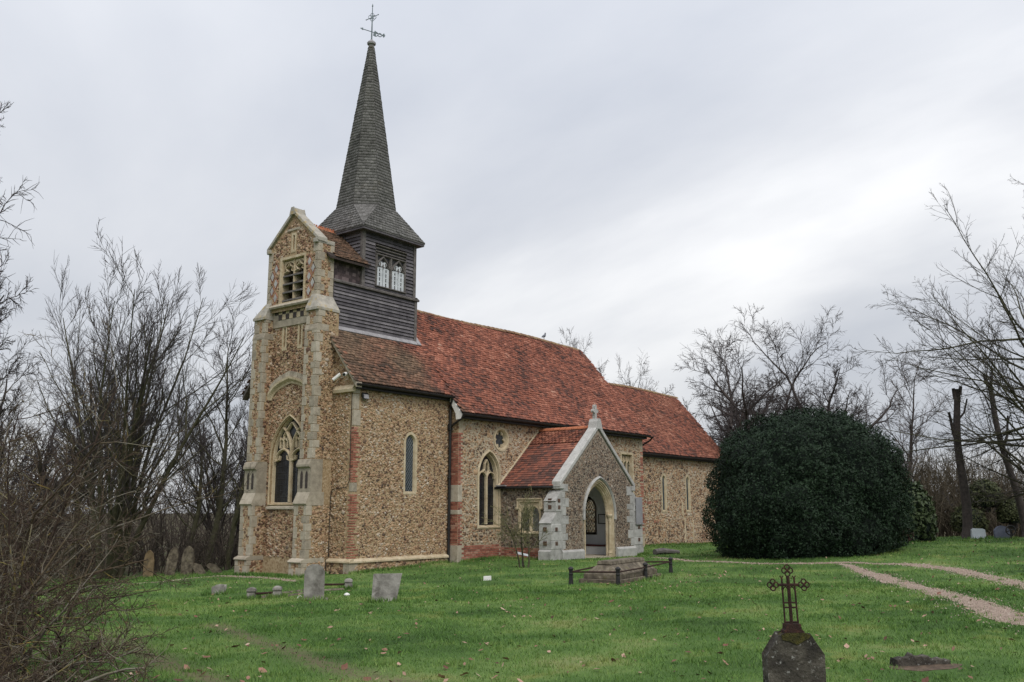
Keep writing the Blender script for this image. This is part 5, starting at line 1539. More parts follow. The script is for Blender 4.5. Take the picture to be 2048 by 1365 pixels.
TREES = {}
def make_tree(kind, h, seed):
    """meshes of a tree standing at the origin: trunk, limbs, twigs"""
    key = (kind, h, seed)
    far = 1.15 if seed in (51, 53, 54, 55, 56) else 1.0
    if key in TREES:
        return TREES[key]
    rng = np.random.default_rng(seed)
    up0 = np.array([[0, 0, 1.]])
    if kind == 'oak':
        st = ([[0, 0, -.4]], up0 + rng.normal(0, .05, (1, 3)), [h * .42], [h * .030])
        L = [lv(n=6, wob=.07, up=.05, sides=9, taper=.55), lv(10, .45, 1, .98, 1.22, .62, n=13, wob=.17, up=.035, sides=6, shape=.1, taper=.12), lv(11, .15, 1, .85, .45, .58, n=7, wob=.22, up=.035, sides=4, taper=.15),
             lv(9, .15, 1, .75, .55, .6, n=5, wob=.21, up=.03, sides=3, rmin=.011 * far, taper=.3), lv(9, .1, 1, .7, .58, .62, n=2, wob=.24, up=.03, sides=3, rmin=.0085 * far)]
        cut = 2
    elif kind == 'vase':
        ns = 11
        a = rng.random(ns) * 6.28; tl = rng.uniform(.06, .50, ns)
        D = np.stack([np.cos(a) * tl, np.sin(a) * tl, np.ones(ns)], -1)
        st = (np.c_[np.cos(a) * .35, np.sin(a) * .35, np.full(ns, -.3)], D, h * rng.uniform(.78, 1.02, ns) / (1 + tl * .15), rng.uniform(.10, .18, ns) * h / 14)
        L = [lv(n=9, wob=.055, up=.02, sides=6, taper=.12), lv(12, .2, .98, .48, .40, .55, n=6, wob=.09, up=.07, sides=4), lv(10, .15, 1, .5, .5, .6, n=4, wob=.11, up=.07, sides=3, rmin=.011), lv(7, .15, 1, .5, .55, .62, n=2, wob=.12, up=.05, sides=3, rmin=.0095)]
        cut = 1
    elif kind == 'slim':
        st = ([[0, 0, -.4]], up0 + rng.normal(0, .07, (1, 3)), [h * .98], [h * .016])
        L = [lv(n=10, wob=.07, up=.05, sides=7, taper=.12), lv(22, .22, .99, .75, .36, .45, n=6, wob=.14, up=.09, sides=4, shape=.5), lv(10, .2, 1, .6, .5, .6, n=4, wob=.17, up=.06, sides=3, rmin=.012 * far), lv(7, .15, 1, .6, .55, .62, n=2, wob=.18, up=.04, sides=3, rmin=.010 * far)]
        cut = 1
    elif kind == 'beech':
        st = ([[0, 0, -.4]], up0, [h * .62], [h * .026])
        L = [lv(n=7, wob=.05, up=.04, sides=9, taper=.5), lv(52, .12, 1, 1.1, .90, .26, n=10, wob=.075, up=.020, sides=5, shape=.2, taper=.12), lv(13, .12, 1, .55, .34, .55, n=6, wob=.10, up=.025, sides=3, flat=.3, rmin=.010), lv(8, .12, 1, .55, .44, .6, n=3, wob=.12, up=.02, sides=3, rmin=.008), lv(2, .2, .9, .6, .5, .6, n=2, wob=.12, up=.02, sides=3, rmin=.007)]
        cut = 2
    sk = skeleton(st, L, rng)
    tr = tubes_mesh('trunk', sk[:1], rng, smooth=True)
    lim = tubes_mesh('limbs', sk[1:cut + 1], rng, smooth=True) if cut > 0 else None
    cr_ = tubes_mesh('crown', sk[cut + 1:] if cut + 1 < len(sk) else sk[-1:], rng)
    TREES[key] = (tr, lim, cr_)
    return TREES[key]

def tree(kind, h, seed, a, b, rot, label, group=None, name='bare_tree', bark='bark', twig='twig', sc=(1, 1, 1), lean=0.0):
    x, y = site(a, b)
    t = thing(name, label, 'tree', (x, y, g1(x, y)), group)
    t.rotation_euler = (lean, 0, rot)
    t.scale = sc
    for nm, me, m in zip(('trunk', 'limbs', 'crown'), make_tree(kind, h, seed), (bark, bark, twig)):
        o = bpy.data.objects.new(nm, me)
        if not me.materials:
            me.materials.append(M[m])
        COL.objects.link(o)
        o.parent = t
    return t

LW = 'trees of the wood left of the church'
# left of the church
tree('vase', 14.6, 21, 42, -17.8, .4, 'tall bare many-stemmed tree fanning upward, left of the tower', name='coppiced_tree', bark='bark_green')
tree('oak', 13.0, 33, 36, -22.2, 4.4, 'large bare oak whose crooked boughs enter at the left picture edge', name='oak_tree', sc=(1.2, 1.2, 1.8))
tree('oak', 13.0, 33, 47, -23.6, .9, 'bare oak with crooked boughs behind the hawthorn thicket on the left', name='oak_tree')
for i, (kd, h, sd, a, b, rot, sc, lab) in enumerate([
    ('slim', 11.0, 41, 45, -20.8, 0.0, (1, 1, 1), 'slender bare tree in the wood just left of the many-stemmed tree'),
    ('slim', 11.0, 41, 50, -17.2, 2.1, (1, 1, .85), 'slender bare tree rising behind the many-stemmed tree'),
    ('slim', 12.0, 42, 48, -15.6, 1.0, (1, 1, 1), 'dark-trunked bare tree behind the tallest left headstones'),
    ('vase', 9.5, 43, 52, -15.4, .3, (1, 1, 1), 'smaller many-stemmed bare tree between the tall one and the tower'),
    ('slim', 11.0, 41, 46, -13.8, .5, (.9, .9, .85), 'leaning bare sapling just left of the tower foot'),
    ('vase', 9.5, 43, 56, -13.9, 2.6, (.8, .8, .95), 'low bushy bare tree seen against the tower edge'),
    ('slim', 12.0, 42, 44, -24.5, 5.0, (1, 1, .9), 'bare tree near the left picture edge behind the hawthorn'),
    ('vase', 9.5, 43, 49, -26.8, 1.3, (1, 1, 1), 'many-stemmed bare tree at the far left edge of the wood'),
    ('slim', 11.0, 41, 58, -26.0, 2.3, (1, 1, 1.0), 'thin bare tree behind the left oak')]):
    tree(kd, h, sd, a, b, rot, lab, LW, sc=sc, bark='bark' if i % 2 else 'bark_green')
# behind and right of the church
tree('oak', 13.0, 51, 56, 13.9, .6, 'bare spreading oak behind the left half of the great holly bush', name='oak_tree', sc=(1.18, 1.18, 1.2))
tree('oak', 13.0, 51, 58, 18.9, 2.6, 'bare oak behind the right half of the great holly bush', name='oak_tree', sc=(1.1, 1.1, 1.22))
tree('oak', 13.0, 51, 60, 16.6, 4.4, 'bare oak seen over the middle of the great holly bush, farther than its neighbours', name='oak_tree', sc=(1.1, 1.1, 1.22))
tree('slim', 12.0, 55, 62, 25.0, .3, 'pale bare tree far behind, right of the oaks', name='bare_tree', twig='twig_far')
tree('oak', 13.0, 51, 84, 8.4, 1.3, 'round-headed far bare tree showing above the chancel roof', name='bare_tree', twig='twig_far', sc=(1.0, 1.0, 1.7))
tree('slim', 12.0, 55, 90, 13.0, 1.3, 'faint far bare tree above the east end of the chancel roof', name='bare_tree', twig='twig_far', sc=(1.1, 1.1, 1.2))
tree('beech', 13.5, 61, 35, 21.5, 2.75, 'large bare tree with long drooping branches at the right picture edge', name='beech_tree', bark='bark_green')

def dead_trunk(a, b, h, r, lean, label, forks, name='dead_tree'):
    x, y = site(a, b)
    z = g1(x, y)
    t = thing(name, label, 'tree', (x, y, z))
    R3 = np.array([RGT[0], RGT[1], 0])
    pts = [np.array([x, y, z - .3]) + R3 * (lean * q + .10 * math.sin(q * 7)) + np.array([0, 0, h * q]) for q in np.linspace(0, 1, 9)]
    mb = MB(); mb.tube(pts, list(np.linspace(r, r * .62, 9) * np.array([1.25, 1, 1.02, .97, 1, .96, 1.02, .97, 1])), 10); mb.build('trunk', M['bark'], t, smooth=True)
    for q, dx, dz, rr in forks:
        p = pts[0] + R3 * lean * q + np.array([0, 0, h * q])
        mb = MB(); mb.tube([p, p + R3 * dx * .55 + np.array([0, 0, dz * .35]), p + R3 * dx * .9 + np.array([0, 0, dz])], [rr, rr * .85, rr * .6], 7); mb.build('broken_bough', M['bark'], t, smooth=True)
    return t
dead_trunk(39, 18.75, 6.5, .20, .1, 'dead topped tree trunk standing right of the holly bush', [(.95, .24, .45, .11), (.93, -.12, .5, .11), (.62, -.38, 1.5, .085), (.80, .5, .9, .05)])
dead_trunk(42, 22.9, 7.2, .17, -1.1, 'leaning bare trunk at the right edge behind the two headstones', [(.98, -.2, .6, .10), (.97, .25, .9, .06), (.6, .35, 1.4, .07), (.8, -.5, .9, .04), (.7, .6, .7, .035), (.9, .5, .8, .03)], 'leaning_tree')

def brush(name, label_kind, spots, m, h, seed, stems, kids, kind='stuff'):
    """a far mass of thin bare stems that reads as one"""
    rng = np.random.default_rng(seed)
    n = len(spots)
    P = np.repeat(np.c_[spots, gz(spots[:, 0], spots[:, 1]) - .2], stems, 0) + np.r_[[[.5, .5, 0]]] * rng.normal(0, 1, (n * stems, 3))
    D = rng.normal(0, .28, (n * stems, 3)); D[:, 2] = 1
    H = h * rng.uniform(.55, 1.1, n * stems)
    sk = skeleton((P, D, H, rng.uniform(.02, .05, n * stems)), [lv(n=5, wob=.12, up=.05, sides=3), lv(kids, .15, 1, .7, .38, .55, n=3, wob=.18, up=.06, sides=3, rmin=.016), lv(3, .15, 1, .6, .5, .6, n=2, wob=.2, up=.04, sides=3, rmin=.014)], rng)
    return link(name, tubes_mesh(name, sk, rng), M[m], None, kind)
def spots(n, a0, a1, px0, px1, seed):
    rng = np.random.default_rng(seed)
    a = rng.uniform(a0, a1, n); b = (rng.uniform(px0, px1, n) - 1024) * a * .000532
    return np.array([site(x, y) for x, y in zip(a, b)])
o = brush('undergrowth', '', spots(48, 44, 52, -80, 505, 1), 'wood_brush', 2.3, 2, 5, 7)
tag(o, 'dark tangled undergrowth along the foot of the left wood', 'undergrowth')
o = brush('far_wood', '', spots(60, 54, 78, -120, 520, 3), 'wood_brush', 5.5, 4, 5, 6)
tag(o, 'mass of far bare stems filling the left wood', 'woodland')
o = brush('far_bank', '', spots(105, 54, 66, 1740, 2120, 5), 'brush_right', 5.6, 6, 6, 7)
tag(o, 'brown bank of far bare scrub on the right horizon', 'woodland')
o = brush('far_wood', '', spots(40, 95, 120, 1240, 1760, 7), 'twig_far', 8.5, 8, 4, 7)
tag(o, 'faint far bare wood behind the oaks right of the chancel', 'woodland')

# ------------------------------------------------------------------ evergreen bushes
def leaf_arrays(P, Nn, size, rng, tilt=.7):
    n = len(P)
    nn = unit(Nn + rng.normal(0, tilt, (n, 3)))
    u = unit(np.cross(nn, rng.normal(0, 1, (n, 3)))); v = np.cross(nn, u)
    s = size * rng.uniform(.6, 1.3, n)[:, None]
    a, b = u * s, v * s * .48
    V = np.stack([P - a, P + b + nn * s * .12, P + a, P - b + nn * s * .12], 1).reshape(-1, 3)
    i = (np.arange(n) * 4)[:, None]
    return V, np.concatenate([i + np.array([[0, 1, 2]]), i + np.array([[0, 2, 3]])], 1).reshape(-1, 3)

def bush(name, label, a, b, rx, ry, h, n, m, core, leaf, seed, expo=2.5, group=None, skew=0.0, lift=0.0):
    x, y = site(a, b)
    rng = np.random.default_rng(seed)
    z0 = g1(x, y) + lift
    t = thing(name, label, 'bush', (x, y, z0))
    def surf(d):
        """radius of the dome in direction d, lumpy"""
        q = (np.abs(d[:, 0] / rx) ** expo + np.abs(d[:, 1] / ry) ** expo + np.abs(d[:, 2] / np.where(d[:, 2] > 0, h * .60, h * .95)) ** expo) ** (-1 / expo)
        l1 = np.array([noise.noise(Vector(v) * 2.3 + Vector((seed, 0, 0))) for v in d]); l2 = np.array([noise.noise(Vector(v) * 6.5 + Vector((0, seed, 0))) for v in d]); l3 = np.array([noise.noise(Vector(v) * 15 + Vector((0, 0, seed))) for v in d])
        return q * (1 + .14 * l1 + .10 * l2 + .08 * l3)
    def place(d, r):
        p = d * r[:, None]
        z = p[:, 2] + h * .40
        p[:, :2] *= np.interp(z / h, [-.05, .10, .3, 1], [.93, .98, 1.0, .98])[:, None]
        X = p[:, :1] * RGT[None] + p[:, 1:2] * FWD[None]
        wx, wy = X[:, 0] + x, X[:, 1] + y
        gzv = gz(wx, wy)
        return np.stack([wx, wy, np.maximum(z + z0, gzv + .02) + skew * p[:, 0]], -1)
    d = unit(rng.normal(0, 1, (n, 3))); d = d[d[:, 2] > -.6]
    r = surf(d)
    depth = rng.random(len(d)) ** 1.6 * .07
    P = place(d, r * (1.0 - depth) + rng.normal(0, .03, len(d)) + np.where(rng.random(len(d)) < .05, rng.random(len(d)) * .22, 0))
    nn = np.stack([d[:, 0] * RGT[0] + d[:, 1] * FWD[0], d[:, 0] * RGT[1] + d[:, 1] * FWD[1], d[:, 2] + .25], -1)
    V, T = leaf_arrays(P, nn, leaf, rng)
    link('crown', np_mesh('crown', V, [T], np.repeat(rng.random(len(P)), 2)), M[m], t)
    # added dark core that blocks light through the leaves
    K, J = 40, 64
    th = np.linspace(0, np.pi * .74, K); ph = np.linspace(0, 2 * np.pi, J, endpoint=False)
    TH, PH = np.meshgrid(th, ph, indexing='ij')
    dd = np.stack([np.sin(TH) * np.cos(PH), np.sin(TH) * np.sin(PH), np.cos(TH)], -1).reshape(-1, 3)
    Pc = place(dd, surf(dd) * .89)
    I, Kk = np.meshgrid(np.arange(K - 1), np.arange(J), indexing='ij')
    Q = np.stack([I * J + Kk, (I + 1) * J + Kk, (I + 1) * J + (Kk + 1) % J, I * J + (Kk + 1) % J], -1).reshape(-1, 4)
    link('dark_core', np_mesh('dark_core', Pc, [Q], smooth=True), M[core], t)
    mb = MB(); mb.tube([(x, y, z0 - .3), (x + .1, y, z0 + h * .35)], [.22, .15], 8); mb.build('trunk', M['bark'], t)
    return t
bush('holly_bush', 'huge dome-shaped dark green holly bush beside the chancel', 33.6, 10.5, 3.3, 3.0, 4.9, 110000, 'holly', 'holly_core', .046, 3, expo=2.4, skew=.05)
bush('laurel_bush', 'lighter green laurel bush peeping out at the right of the holly', 37.5, 15.5, 1.2, 1.0, 2.3, 3500, 'laurel', 'holly_core', .11, 4)
for i, (a, b, r, h, lf, lab) in enumerate([(47, 23.7, .75, 1.25, 1.55, 'upper round tuft of olive-green evergreen right of the dead trunk'), (47, 22.8, .8, 1.2, .35, 'lower left round tuft of olive-green evergreen right of the dead trunk'), (46.5, 24.7, .65, 1.1, .75, 'lower right round tuft of olive-green evergreen near the leaning trunk')]):
    bush('evergreen_tuft', lab, a, b, r, r, h, 2600, 'yew', 'holly_core', .075, 20 + i, expo=2.0, lift=lf)

# ------------------------------------------------------------------ hawthorn thicket in the left foreground
def thicket(name, label, a, b, r, h, seed, stems, k1, k2, k3, spread=.55, lean=(0, 0), low=0.0):
    x, y = site(a, b)
    rng = np.random.default_rng(seed)
    t = thing(name, label, 'shrub', (x, y, g1(x, y)))
    p = rng.normal(0, r * .35, (stems, 2))
    wx, wy = x + p[:, 0], y + p[:, 1]
    P = np.c_[wx, wy, gz(wx, wy) - .05]
    D = np.c_[p * .6 + rng.normal(0, spread, (stems, 2)), np.full(stems, 1.0 - low)]
    D[:, :2] += np.array(lean)
    D = unit(D)
    sk = skeleton((P, D, h * rng.uniform(.75, 1.25, stems), rng.uniform(.012, .030, stems)),
                  [lv(n=9, wob=.13, up=-.045, sides=5, taper=.25), lv(k1, .15, 1, .85, .50, .55, n=6, wob=.17, up=.0, sides=4, rmin=.006), lv(k2 - 1, .1, 1, .8, .45, .6, n=3, wob=.2, up=.02, sides=3, rmin=.004), lv(k3 - 2, .1, 1, .8, .5, .6, n=2, wob=.2, up=.02, sides=3, rmin=.0032)], rng)
    for pts, rad, s in sk:
        np.maximum(pts[..., 2], gz(pts[..., 0], pts[..., 1]) + .01, out=pts[..., 2])
    link('stems', tubes_mesh('stems', sk[:1], rng), M['scrub'], t)
    link('twigs', tubes_mesh('twigs', sk[1:], rng), M['scrub'], t)
    return t
thicket('hawthorn_bush', 'tall tangled bare hawthorn with orange lichen at the left picture edge', 11.0, -6.6, 1.5, 3.0, 71, 34, 11, 9, 6, spread=.40)
thicket('hawthorn_bush', 'bare thorny bush spreading toward the lawn, front of the left thicket', 9.8, -5.15, .9, 1.7, 72, 24, 10, 9, 6, spread=.60)
thicket('hawthorn_bush', 'bare hawthorn at the back of the left thicket, before the wood', 13.5, -9.2, 1.6, 2.9, 73, 20, 10, 9, 5, spread=.45)
thicket('bramble', 'low bramble tangle in the bottom left corner', 8.5, -4.75, 1.0, 1.25, 74, 26, 9, 9, 5, spread=.8, low=.35)
x, y = 3.46, -4.46
t = thing('sapling', 'thin yellowish leafless sapling in front of the porch window', 'shrub', (x, y, g1(x, y)))
rng = np.random.default_rng(5)
st = np.array([[x, y, g1(x, y) - .05], [x + .12, y - .08, g1(x, y) - .05], [x - .08, y + .1, g1(x, y) - .05]])
sk = skeleton((st, np.array([[-.15, .1, 1], [.18, -.1, 1], [.0, .2, 1.]]), np.array([1.9, 1.8, 1.7]), np.array([.036, .034, .03])),
              [lv(n=7, wob=.08, up=.02, sides=5), lv(10, .25, 1, .7, .65, .55, n=5, wob=.16, up=.03, sides=3, rmin=.010), lv(8, .15, 1, .7, .5, .6, n=4, wob=.18, up=.02, sides=3, rmin=.008), lv(5, .2, 1, .7, .5, .6, n=2, wob=.2, up=0, sides=3, rmin=.006)], rng)
link('stems', tubes_mesh('stems', sk[:1], rng), M['bark_green'], t)
link('twigs', tubes_mesh('twigs', sk[1:], rng), M['sap'], t)

# ------------------------------------------------------------------ graves
def local(a_dir):
    """a wall-plane mapping for a slab facing the given azimuth (radians), origin given"""
    c, s = math.cos(a_dir), math.sin(a_dir)
    return c, s
def slab(name, label, x, y, outline, th, face, m, tilt=(0, 0), group=None, base=None, cat='gravestone', bev=.015):
    """upright stone: outline in (s, t), facing azimuth `face`, tilt = (back, sideways)"""
    z = g1(x, y)
    t = thing(name, label, cat, (x, y, z), group)
    c, s = math.cos(face), math.sin(face)
    def P(u, v, d):
        v2 = v; u2 = u + v * tilt[1]; d2 = d - v * tilt[0]
        return (x - s * u2 + c * d2, y + c * u2 + s * d2, z + v2)
    mb = MB(); mb.prism(outline, P, -th / 2, th / 2)
    bevel(mb.build('stone', M[m], t), bev, 2)
    if base:
        w, hh, dd = base
        b = MB(); b.prism([(-w, -.2), (-w, hh), (w, hh), (w, -.2)], P, -dd, dd); bevel(b.build('base', M[m], t), .015, 1)
    return t, P
TOCAM = math.atan2(-FWD[1], -FWD[0])
# in front of the tower
slab('headstone', 'upright grey headstone with rounded shoulders below the tower', -7.14, -6.74, [(-.205, -.1), (-.205, .62), (-.15, .71), (-.06, .755), (.06, .755), (.15, .71), (.205, .62), (.205, -.1)], .09, TOCAM + .25, 'stone_grave', base=(.29, .045, .12))
slab('headstone', 'square-topped grey headstone leaning left, right of the rounded one', -6.75, -8.53, [(-.235, -.1), (-.285, .56), (.285, .57), (.235, -.1)], .10, TOCAM - .05, 'stone_grave', tilt=(.14, .10))
# kerbed plot with stone posts and iron bars
kx = [(-7.27, -4.69), (-6.84, -5.09), (-4.09, -4.48), (-4.75, -3.75)]
kr = thing('grave_kerb', 'low kerbed grave plot with stubby stone posts and iron bars behind the rounded headstone', 'grave', (-5.8, -4.6, g1(-5.8, -4.6)))
for x, y in kx:
    z = g1(x, y)
    mb = MB(); mb.lathe([(.15, -.1), (.145, .10), (.12, .16), (.15, .20), (.13, .25), (.05, .28)], (x, y, z), 4); mb.build('post', M['stone_grave'], kr)
for (x0, y0), (x1, y1) in ((kx[0], kx[1]), (kx[2], kx[3])):
    mb = MB(); mb.tube([(x0, y0, g1(x0, y0) + .13), (x1, y1, g1(x1, y1) + .13)], .028, 6); mb.build('bar', M['iron_rust'], kr)
for (x0, y0), (x1, y1) in ((kx[1], kx[2]), (kx[3], kx[0])):
    mb = MB(); mb.tube([(x0 + (x1 - x0) * q, y0 + (y1 - y0) * q, g1(x0 + (x1 - x0) * q, y0 + (y1 - y0) * q) + .0) for q in np.linspace(0, 1, 8)], .05, 4); mb.build('kerb_stone', M['stone_lichen'], kr)
for x, y, sz, lb in ((-7.0, -6.1, .05, 'small white stone in the grass just right of the rounded headstone'), (-6.05, -6.6, .06, 'flat white stone lying between the two headstones below the tower')):
    mb = MB(); mb.lathe([(sz * .8, -.02), (sz * 1.2, .02), (sz * .9, .05), (sz * .3, .065)], (x, y, g1(x, y)), 7); tag(mb.build('white_stone', M['whitepaint']), lb, 'stone')
slab('stone_stump', 'small weathered stone stump in the grass left of the kerbed grave', -6.59, -2.43, [(-.13, -.1), (-.12, .16), (-.02, .21), (.14, .20), (.13, -.1)], .2, TOCAM, 'stone_grave', cat='stone', bev=.03)
slab('marker_stone', 'small white marker block in the lawn before the nave', -.86, -6.5, [(-.09, -.05), (-.09, .09), (.09, .10), (.09, -.05)], .12, TOCAM, 'whitepaint', cat='marker')
# leaning row at the edge of the wood
pt = lambda w, h, k=.72: [(-w, -.1), (-w * 1.05, h * k), (-w * .75, h * .88), (-w * .3, h * .97), (0, h), (w * .3, h * .97), (w * .75, h * .88), (w * 1.05, h * k), (w, -.1)]
G = 'old headstones at the edge of the left wood'
slab('headstone', 'ochre pointed headstone, leftmost of the tall three by the wood', 2.02, 15.19, pt(.19, 1.15, .62), .14, TOCAM + .2, 'stone_ochre', group=G)
slab('headstone', 'lichened pointed headstone leaning right, middle of the tall three by the wood', 2.84, 14.89, pt(.20, 1.22, .62), .14, TOCAM + .45, 'stone_lichen', tilt=(.05, .16), group=G)
slab('headstone', 'tall rounded pale headstone with orange lichen top, nearest the tower of the three', 2.37, 12.81, pt(.22, 1.22, .62), .15, TOCAM + .1, 'stone_lichen', tilt=(.03, .03), group=G)
slab('headstone', 'small dark headstone tilted left, left one of the fallen pair by the wood', 2.79, 12.35, [(-.2, -.1), (-.2, .38), (0, .45), (.2, .38), (.2, -.1)], .12, TOCAM + .4, 'stone_lichen', tilt=(.2, -.6), group=G)
slab('headstone', 'small dark headstone tilted left, right one of the fallen pair by the tower', 3.65, 12.39, [(-.2, -.1), (-.2, .34), (0, .42), (.2, .34), (.2, -.1)], .12, TOCAM + .3, 'stone_lichen', tilt=(.1, -.9), group=G)
# right-hand crest
slab('headstone', 'pale grey flat-topped headstone on the crest by the dead trunk', 21.3, -14.3, [(-.28, -.1), (-.28, .36), (-.14, .40), (.18, .39), (.28, .35), (.28, -.1)], .12, TOCAM + .1, 'granite_lt', tilt=(.12, .0), base=(.38, .03, .2))
slab('headstone', 'dark blue-grey round-topped headstone at the right picture edge', 21.56, -15.12, [(-.29, -.1), (-.29, .34), (-.16, .47), (0, .51), (.16, .47), (.29, .34), (.29, -.1)], .12, TOCAM, 'slate_blue')
def wheel_cross(x, y, r, hh, label, m='iron_rust'):
    z = g1(x, y)
    t = thing('wheel_cross', label, 'grave cross', (x, y, z), 'iron wheel crosses')
    W = lambda s, q: (x + RGT[0] * s, y + RGT[1] * s, z + q)
    zc = hh + r
    mb = MB(); mb.tube([W(r * math.cos(a), zc + r * math.sin(a)) for a in np.linspace(0, 2 * math.pi, 17)], r * .14, 6, False); mb.build('ring', M[m], t)
    for a in (.3, .3 + math.pi / 2):
        mb = MB(); mb.tube([W(-r * 1.2 * math.cos(a), zc - r * 1.2 * math.sin(a)), W(r * 1.2 * math.cos(a), zc + r * 1.2 * math.sin(a))], r * .12, 5); mb.build('arm', M[m], t)
    mb = MB(); mb.tube([W(0, -.1), W(0, hh + .05)], r * .14, 5); mb.build('post', M[m], t)
wheel_cross(16.32, -12.9, .20, .10, 'rusty wheel-shaped iron cross at the right foot of the holly bush')
wheel_cross(21.3, -15.5, .19, .16, 'dark wheel-shaped iron cross before the blue-grey headstone', 'iron_black')

# coped chest tomb inside a low iron rail
A_ = np.array([-.55, -9.95]); B_ = np.array([2.25, -9.55])
ux = (B_ - A_) / np.linalg.norm(B_ - A_); uy = np.array([-ux[1], ux[0]])
zt = g1(.8, -9.8)
t = thing('chest_tomb', 'low coped stone tomb with sloping mossy lid before the porch', 'tomb', (.85, -9.75, zt))
tl = np.linalg.norm(B_ - A_)
def TP(s, w, h): return (A_[0] + ux[0] * s + uy[0] * w, A_[1] + ux[1] * s + uy[1] * w, zt + h)
def tier(name, e, w0, h0, e1, w1, h1, m='stone_lichen'):
    mb = MB(); mb.hexa([TP(e, -w0, h0), TP(tl - e, -w0, h0), TP(tl - e, w0, h0), TP(e, w0, h0)], [TP(e1, -w1, h1), TP(tl - e1, -w1, h1), TP(tl - e1, w1, h1), TP(e1, w1, h1)])
    return bevel(mb.build(name, M[m], t), .015, 2)
tier('base', -.06, .56, -.2, -.06, .56, .09); tier('step', .05, .48, .09, .05, .48, .22); tier('lid', .07, .46, .22, .32, .20, .44, 'stone_lichen'); tier('ridge_slab', .28, .22, .44, .30, .19, .53, 'stone_lichen')
rl = thing('tomb_rail', 'low black iron rail on short posts around the coped tomb', 'railing', (-1.1, -9.6, g1(-1.1, -9.6)))
ps = [(-1.11, -9.45), (-.83, -10.67), (1.26, -10.24), (3.21, -9.94), (2.9, -8.75), (.9, -9.05)]
for x, y in ps:
    z = g1(x, y)
    mb = MB(); mb.lathe([(.065, -.1), (.06, .05), (.048, .22), (.06, .26), (.048, .28), (.055, .36), (.075, .38), (.065, .41), (.02, .44)], (x, y, z), 8); mb.build('post', M['iron_black'], rl)
for (x0, y0), (x1, y1) in zip(ps, ps[1:] + ps[:1]):
    mb = MB(); mb.tube([(x0, y0, g1(x0, y0) + .31), (x1, y1, g1(x1, y1) + .31)], .022, 6); mb.build('bar', M['iron_rust'], rl)

# headstone with an iron cross in the near foreground
hx, hy = site(7.55, 2.20)
hz = g1(hx, hy)
HUP = .05
hd, HP = slab('cross_headstone', 'near blackened headstone with chamfered shoulders carrying a rusted iron cross', hx, hy,
              [(-.205, -.15), (-.212, .555), (-.11, .705), (.105, .705), (.205, .555), (.20, -.15)], .13, TOCAM + .06, 'stone_black', bev=.02)
mb = MB(); mb.prism([(q, v + HUP) for q, v in [(-.10, .635), (-.105, .655), (-.075, .668), (.07, .668), (.105, .655), (.09, .64), (.05, .62), (.01, .60), (-.05, .625)]], HP, -.072, .072); bevel(mb.build('moss', M['moss'], hd), .012, 2)
def CP(u, v, d=0): return HP(u + (v - .67) * -.035, v + HUP, d)
cr2 = MB(); cr2.prism([(-.075, .668), (-.075, .69), (-.062, .70), (-.058, .74), (.058, .74), (.062, .70), (.075, .69), (.075, .668)], CP, -.045, .045)
cross = cr2.build('iron_cross', M['iron_rust'], hd)
def cbar(pts, r, nm): 
    mb = MB(); mb.tube([CP(u, v) for u, v in pts], r, 6); return mb.build(nm, M['iron_rust'], cross)
for nm, pts, r in (('shaft', [(0, .73), (0, 1.10)], .0135), ('side_bar', [(-.052, .735), (-.050, 1.09)], .0075), ('side_bar', [(.052, .735), (.050, 1.09)], .0075),
                   ('cross_arm', [(-.085, 1.035), (.085, 1.035)], .0115), ('rail', [(-.052, .862), (.052, .862)], .0065), ('rail', [(-.052, .898), (.052, .898)], .0065),
                   ('rail', [(-.055, .75), (.055, .75)], .008), ('gothic_head', [(-.05, .985), (-.04, 1.01), (-.025, 1.022), (-.012, 1.01), (0, .985)], .005), ('gothic_head', [(.05, .985), (.04, 1.01), (.025, 1.022), (.012, 1.01), (0, .985)], .005)):
    cbar(pts, r, nm)
for sx in (-.05, .05):
    mb = MB(); mb.tube([CP(sx, 1.085), CP(sx - .014, 1.105)], .005, 5); mb.tube([CP(sx, 1.085), CP(sx + .014, 1.105)], .005, 5); mb.build('fleuron', M['iron_rust'], cross)
for cu_, cv_ in ((0, 1.145), (-.125, 1.035), (.125, 1.035)):
    for k in range(4):
        a = k * math.pi / 2
        u0, v0 = cu_ + .024 * math.cos(a), cv_ + .024 * math.sin(a)
        mb = MB(); mb.tube([CP(u0 + .021 * math.cos(q), v0 + .021 * math.sin(q)) for q in np.linspace(0, 2 * math.pi, 11)], .0058, 5, False); mb.build('quatrefoil_ring', M['iron_rust'], cross)
# sunken slab in its scrape of soil
x, y = site(10.75, 4.52)
SLAB = (x - .12, y - .1)
z = g1(x, y)
t = thing('sunken_slab', 'half-sunk mossy stone edge over a hollow of bare soil, right of the iron cross', 'stone', (x, y, z))
W = lambda s, f, q: (x + RGT[0] * s + FWD[0] * f, y + RGT[1] * s + FWD[1] * f, g1(x + RGT[0] * s + FWD[0] * f, y + RGT[1] * s + FWD[1] * f) + q)
ss = np.linspace(-.28, .30, 17)
hgt = [max(.012, q + random.uniform(-.022, .022)) for q in np.interp(ss, np.linspace(-.28, .30, 9), [.05, .095, .115, .118, .105, .09, .075, .05, .025])]
mb = MB(); mb.loft([[W(s, -.06 - .05 * (s / .3) ** 2, -.05), W(s, -.06 - .05 * (s / .3) ** 2, q), W(s, .06 + random.uniform(-.02, .02), q + random.uniform(-.015, .015)), W(s, .14, -.05)] for s, q in zip(ss, hgt)], True, True); bevel(mb.build('stone_edge', M['stone_black'], t), .01, 1)
mb = MB(); ring = [W(.42 * math.cos(a) * random.uniform(.8, 1.1), -.16 + .26 * math.sin(a) * random.uniform(.7, 1.15), .003) for a in np.linspace(0, 2 * math.pi, 17)[:-1]]
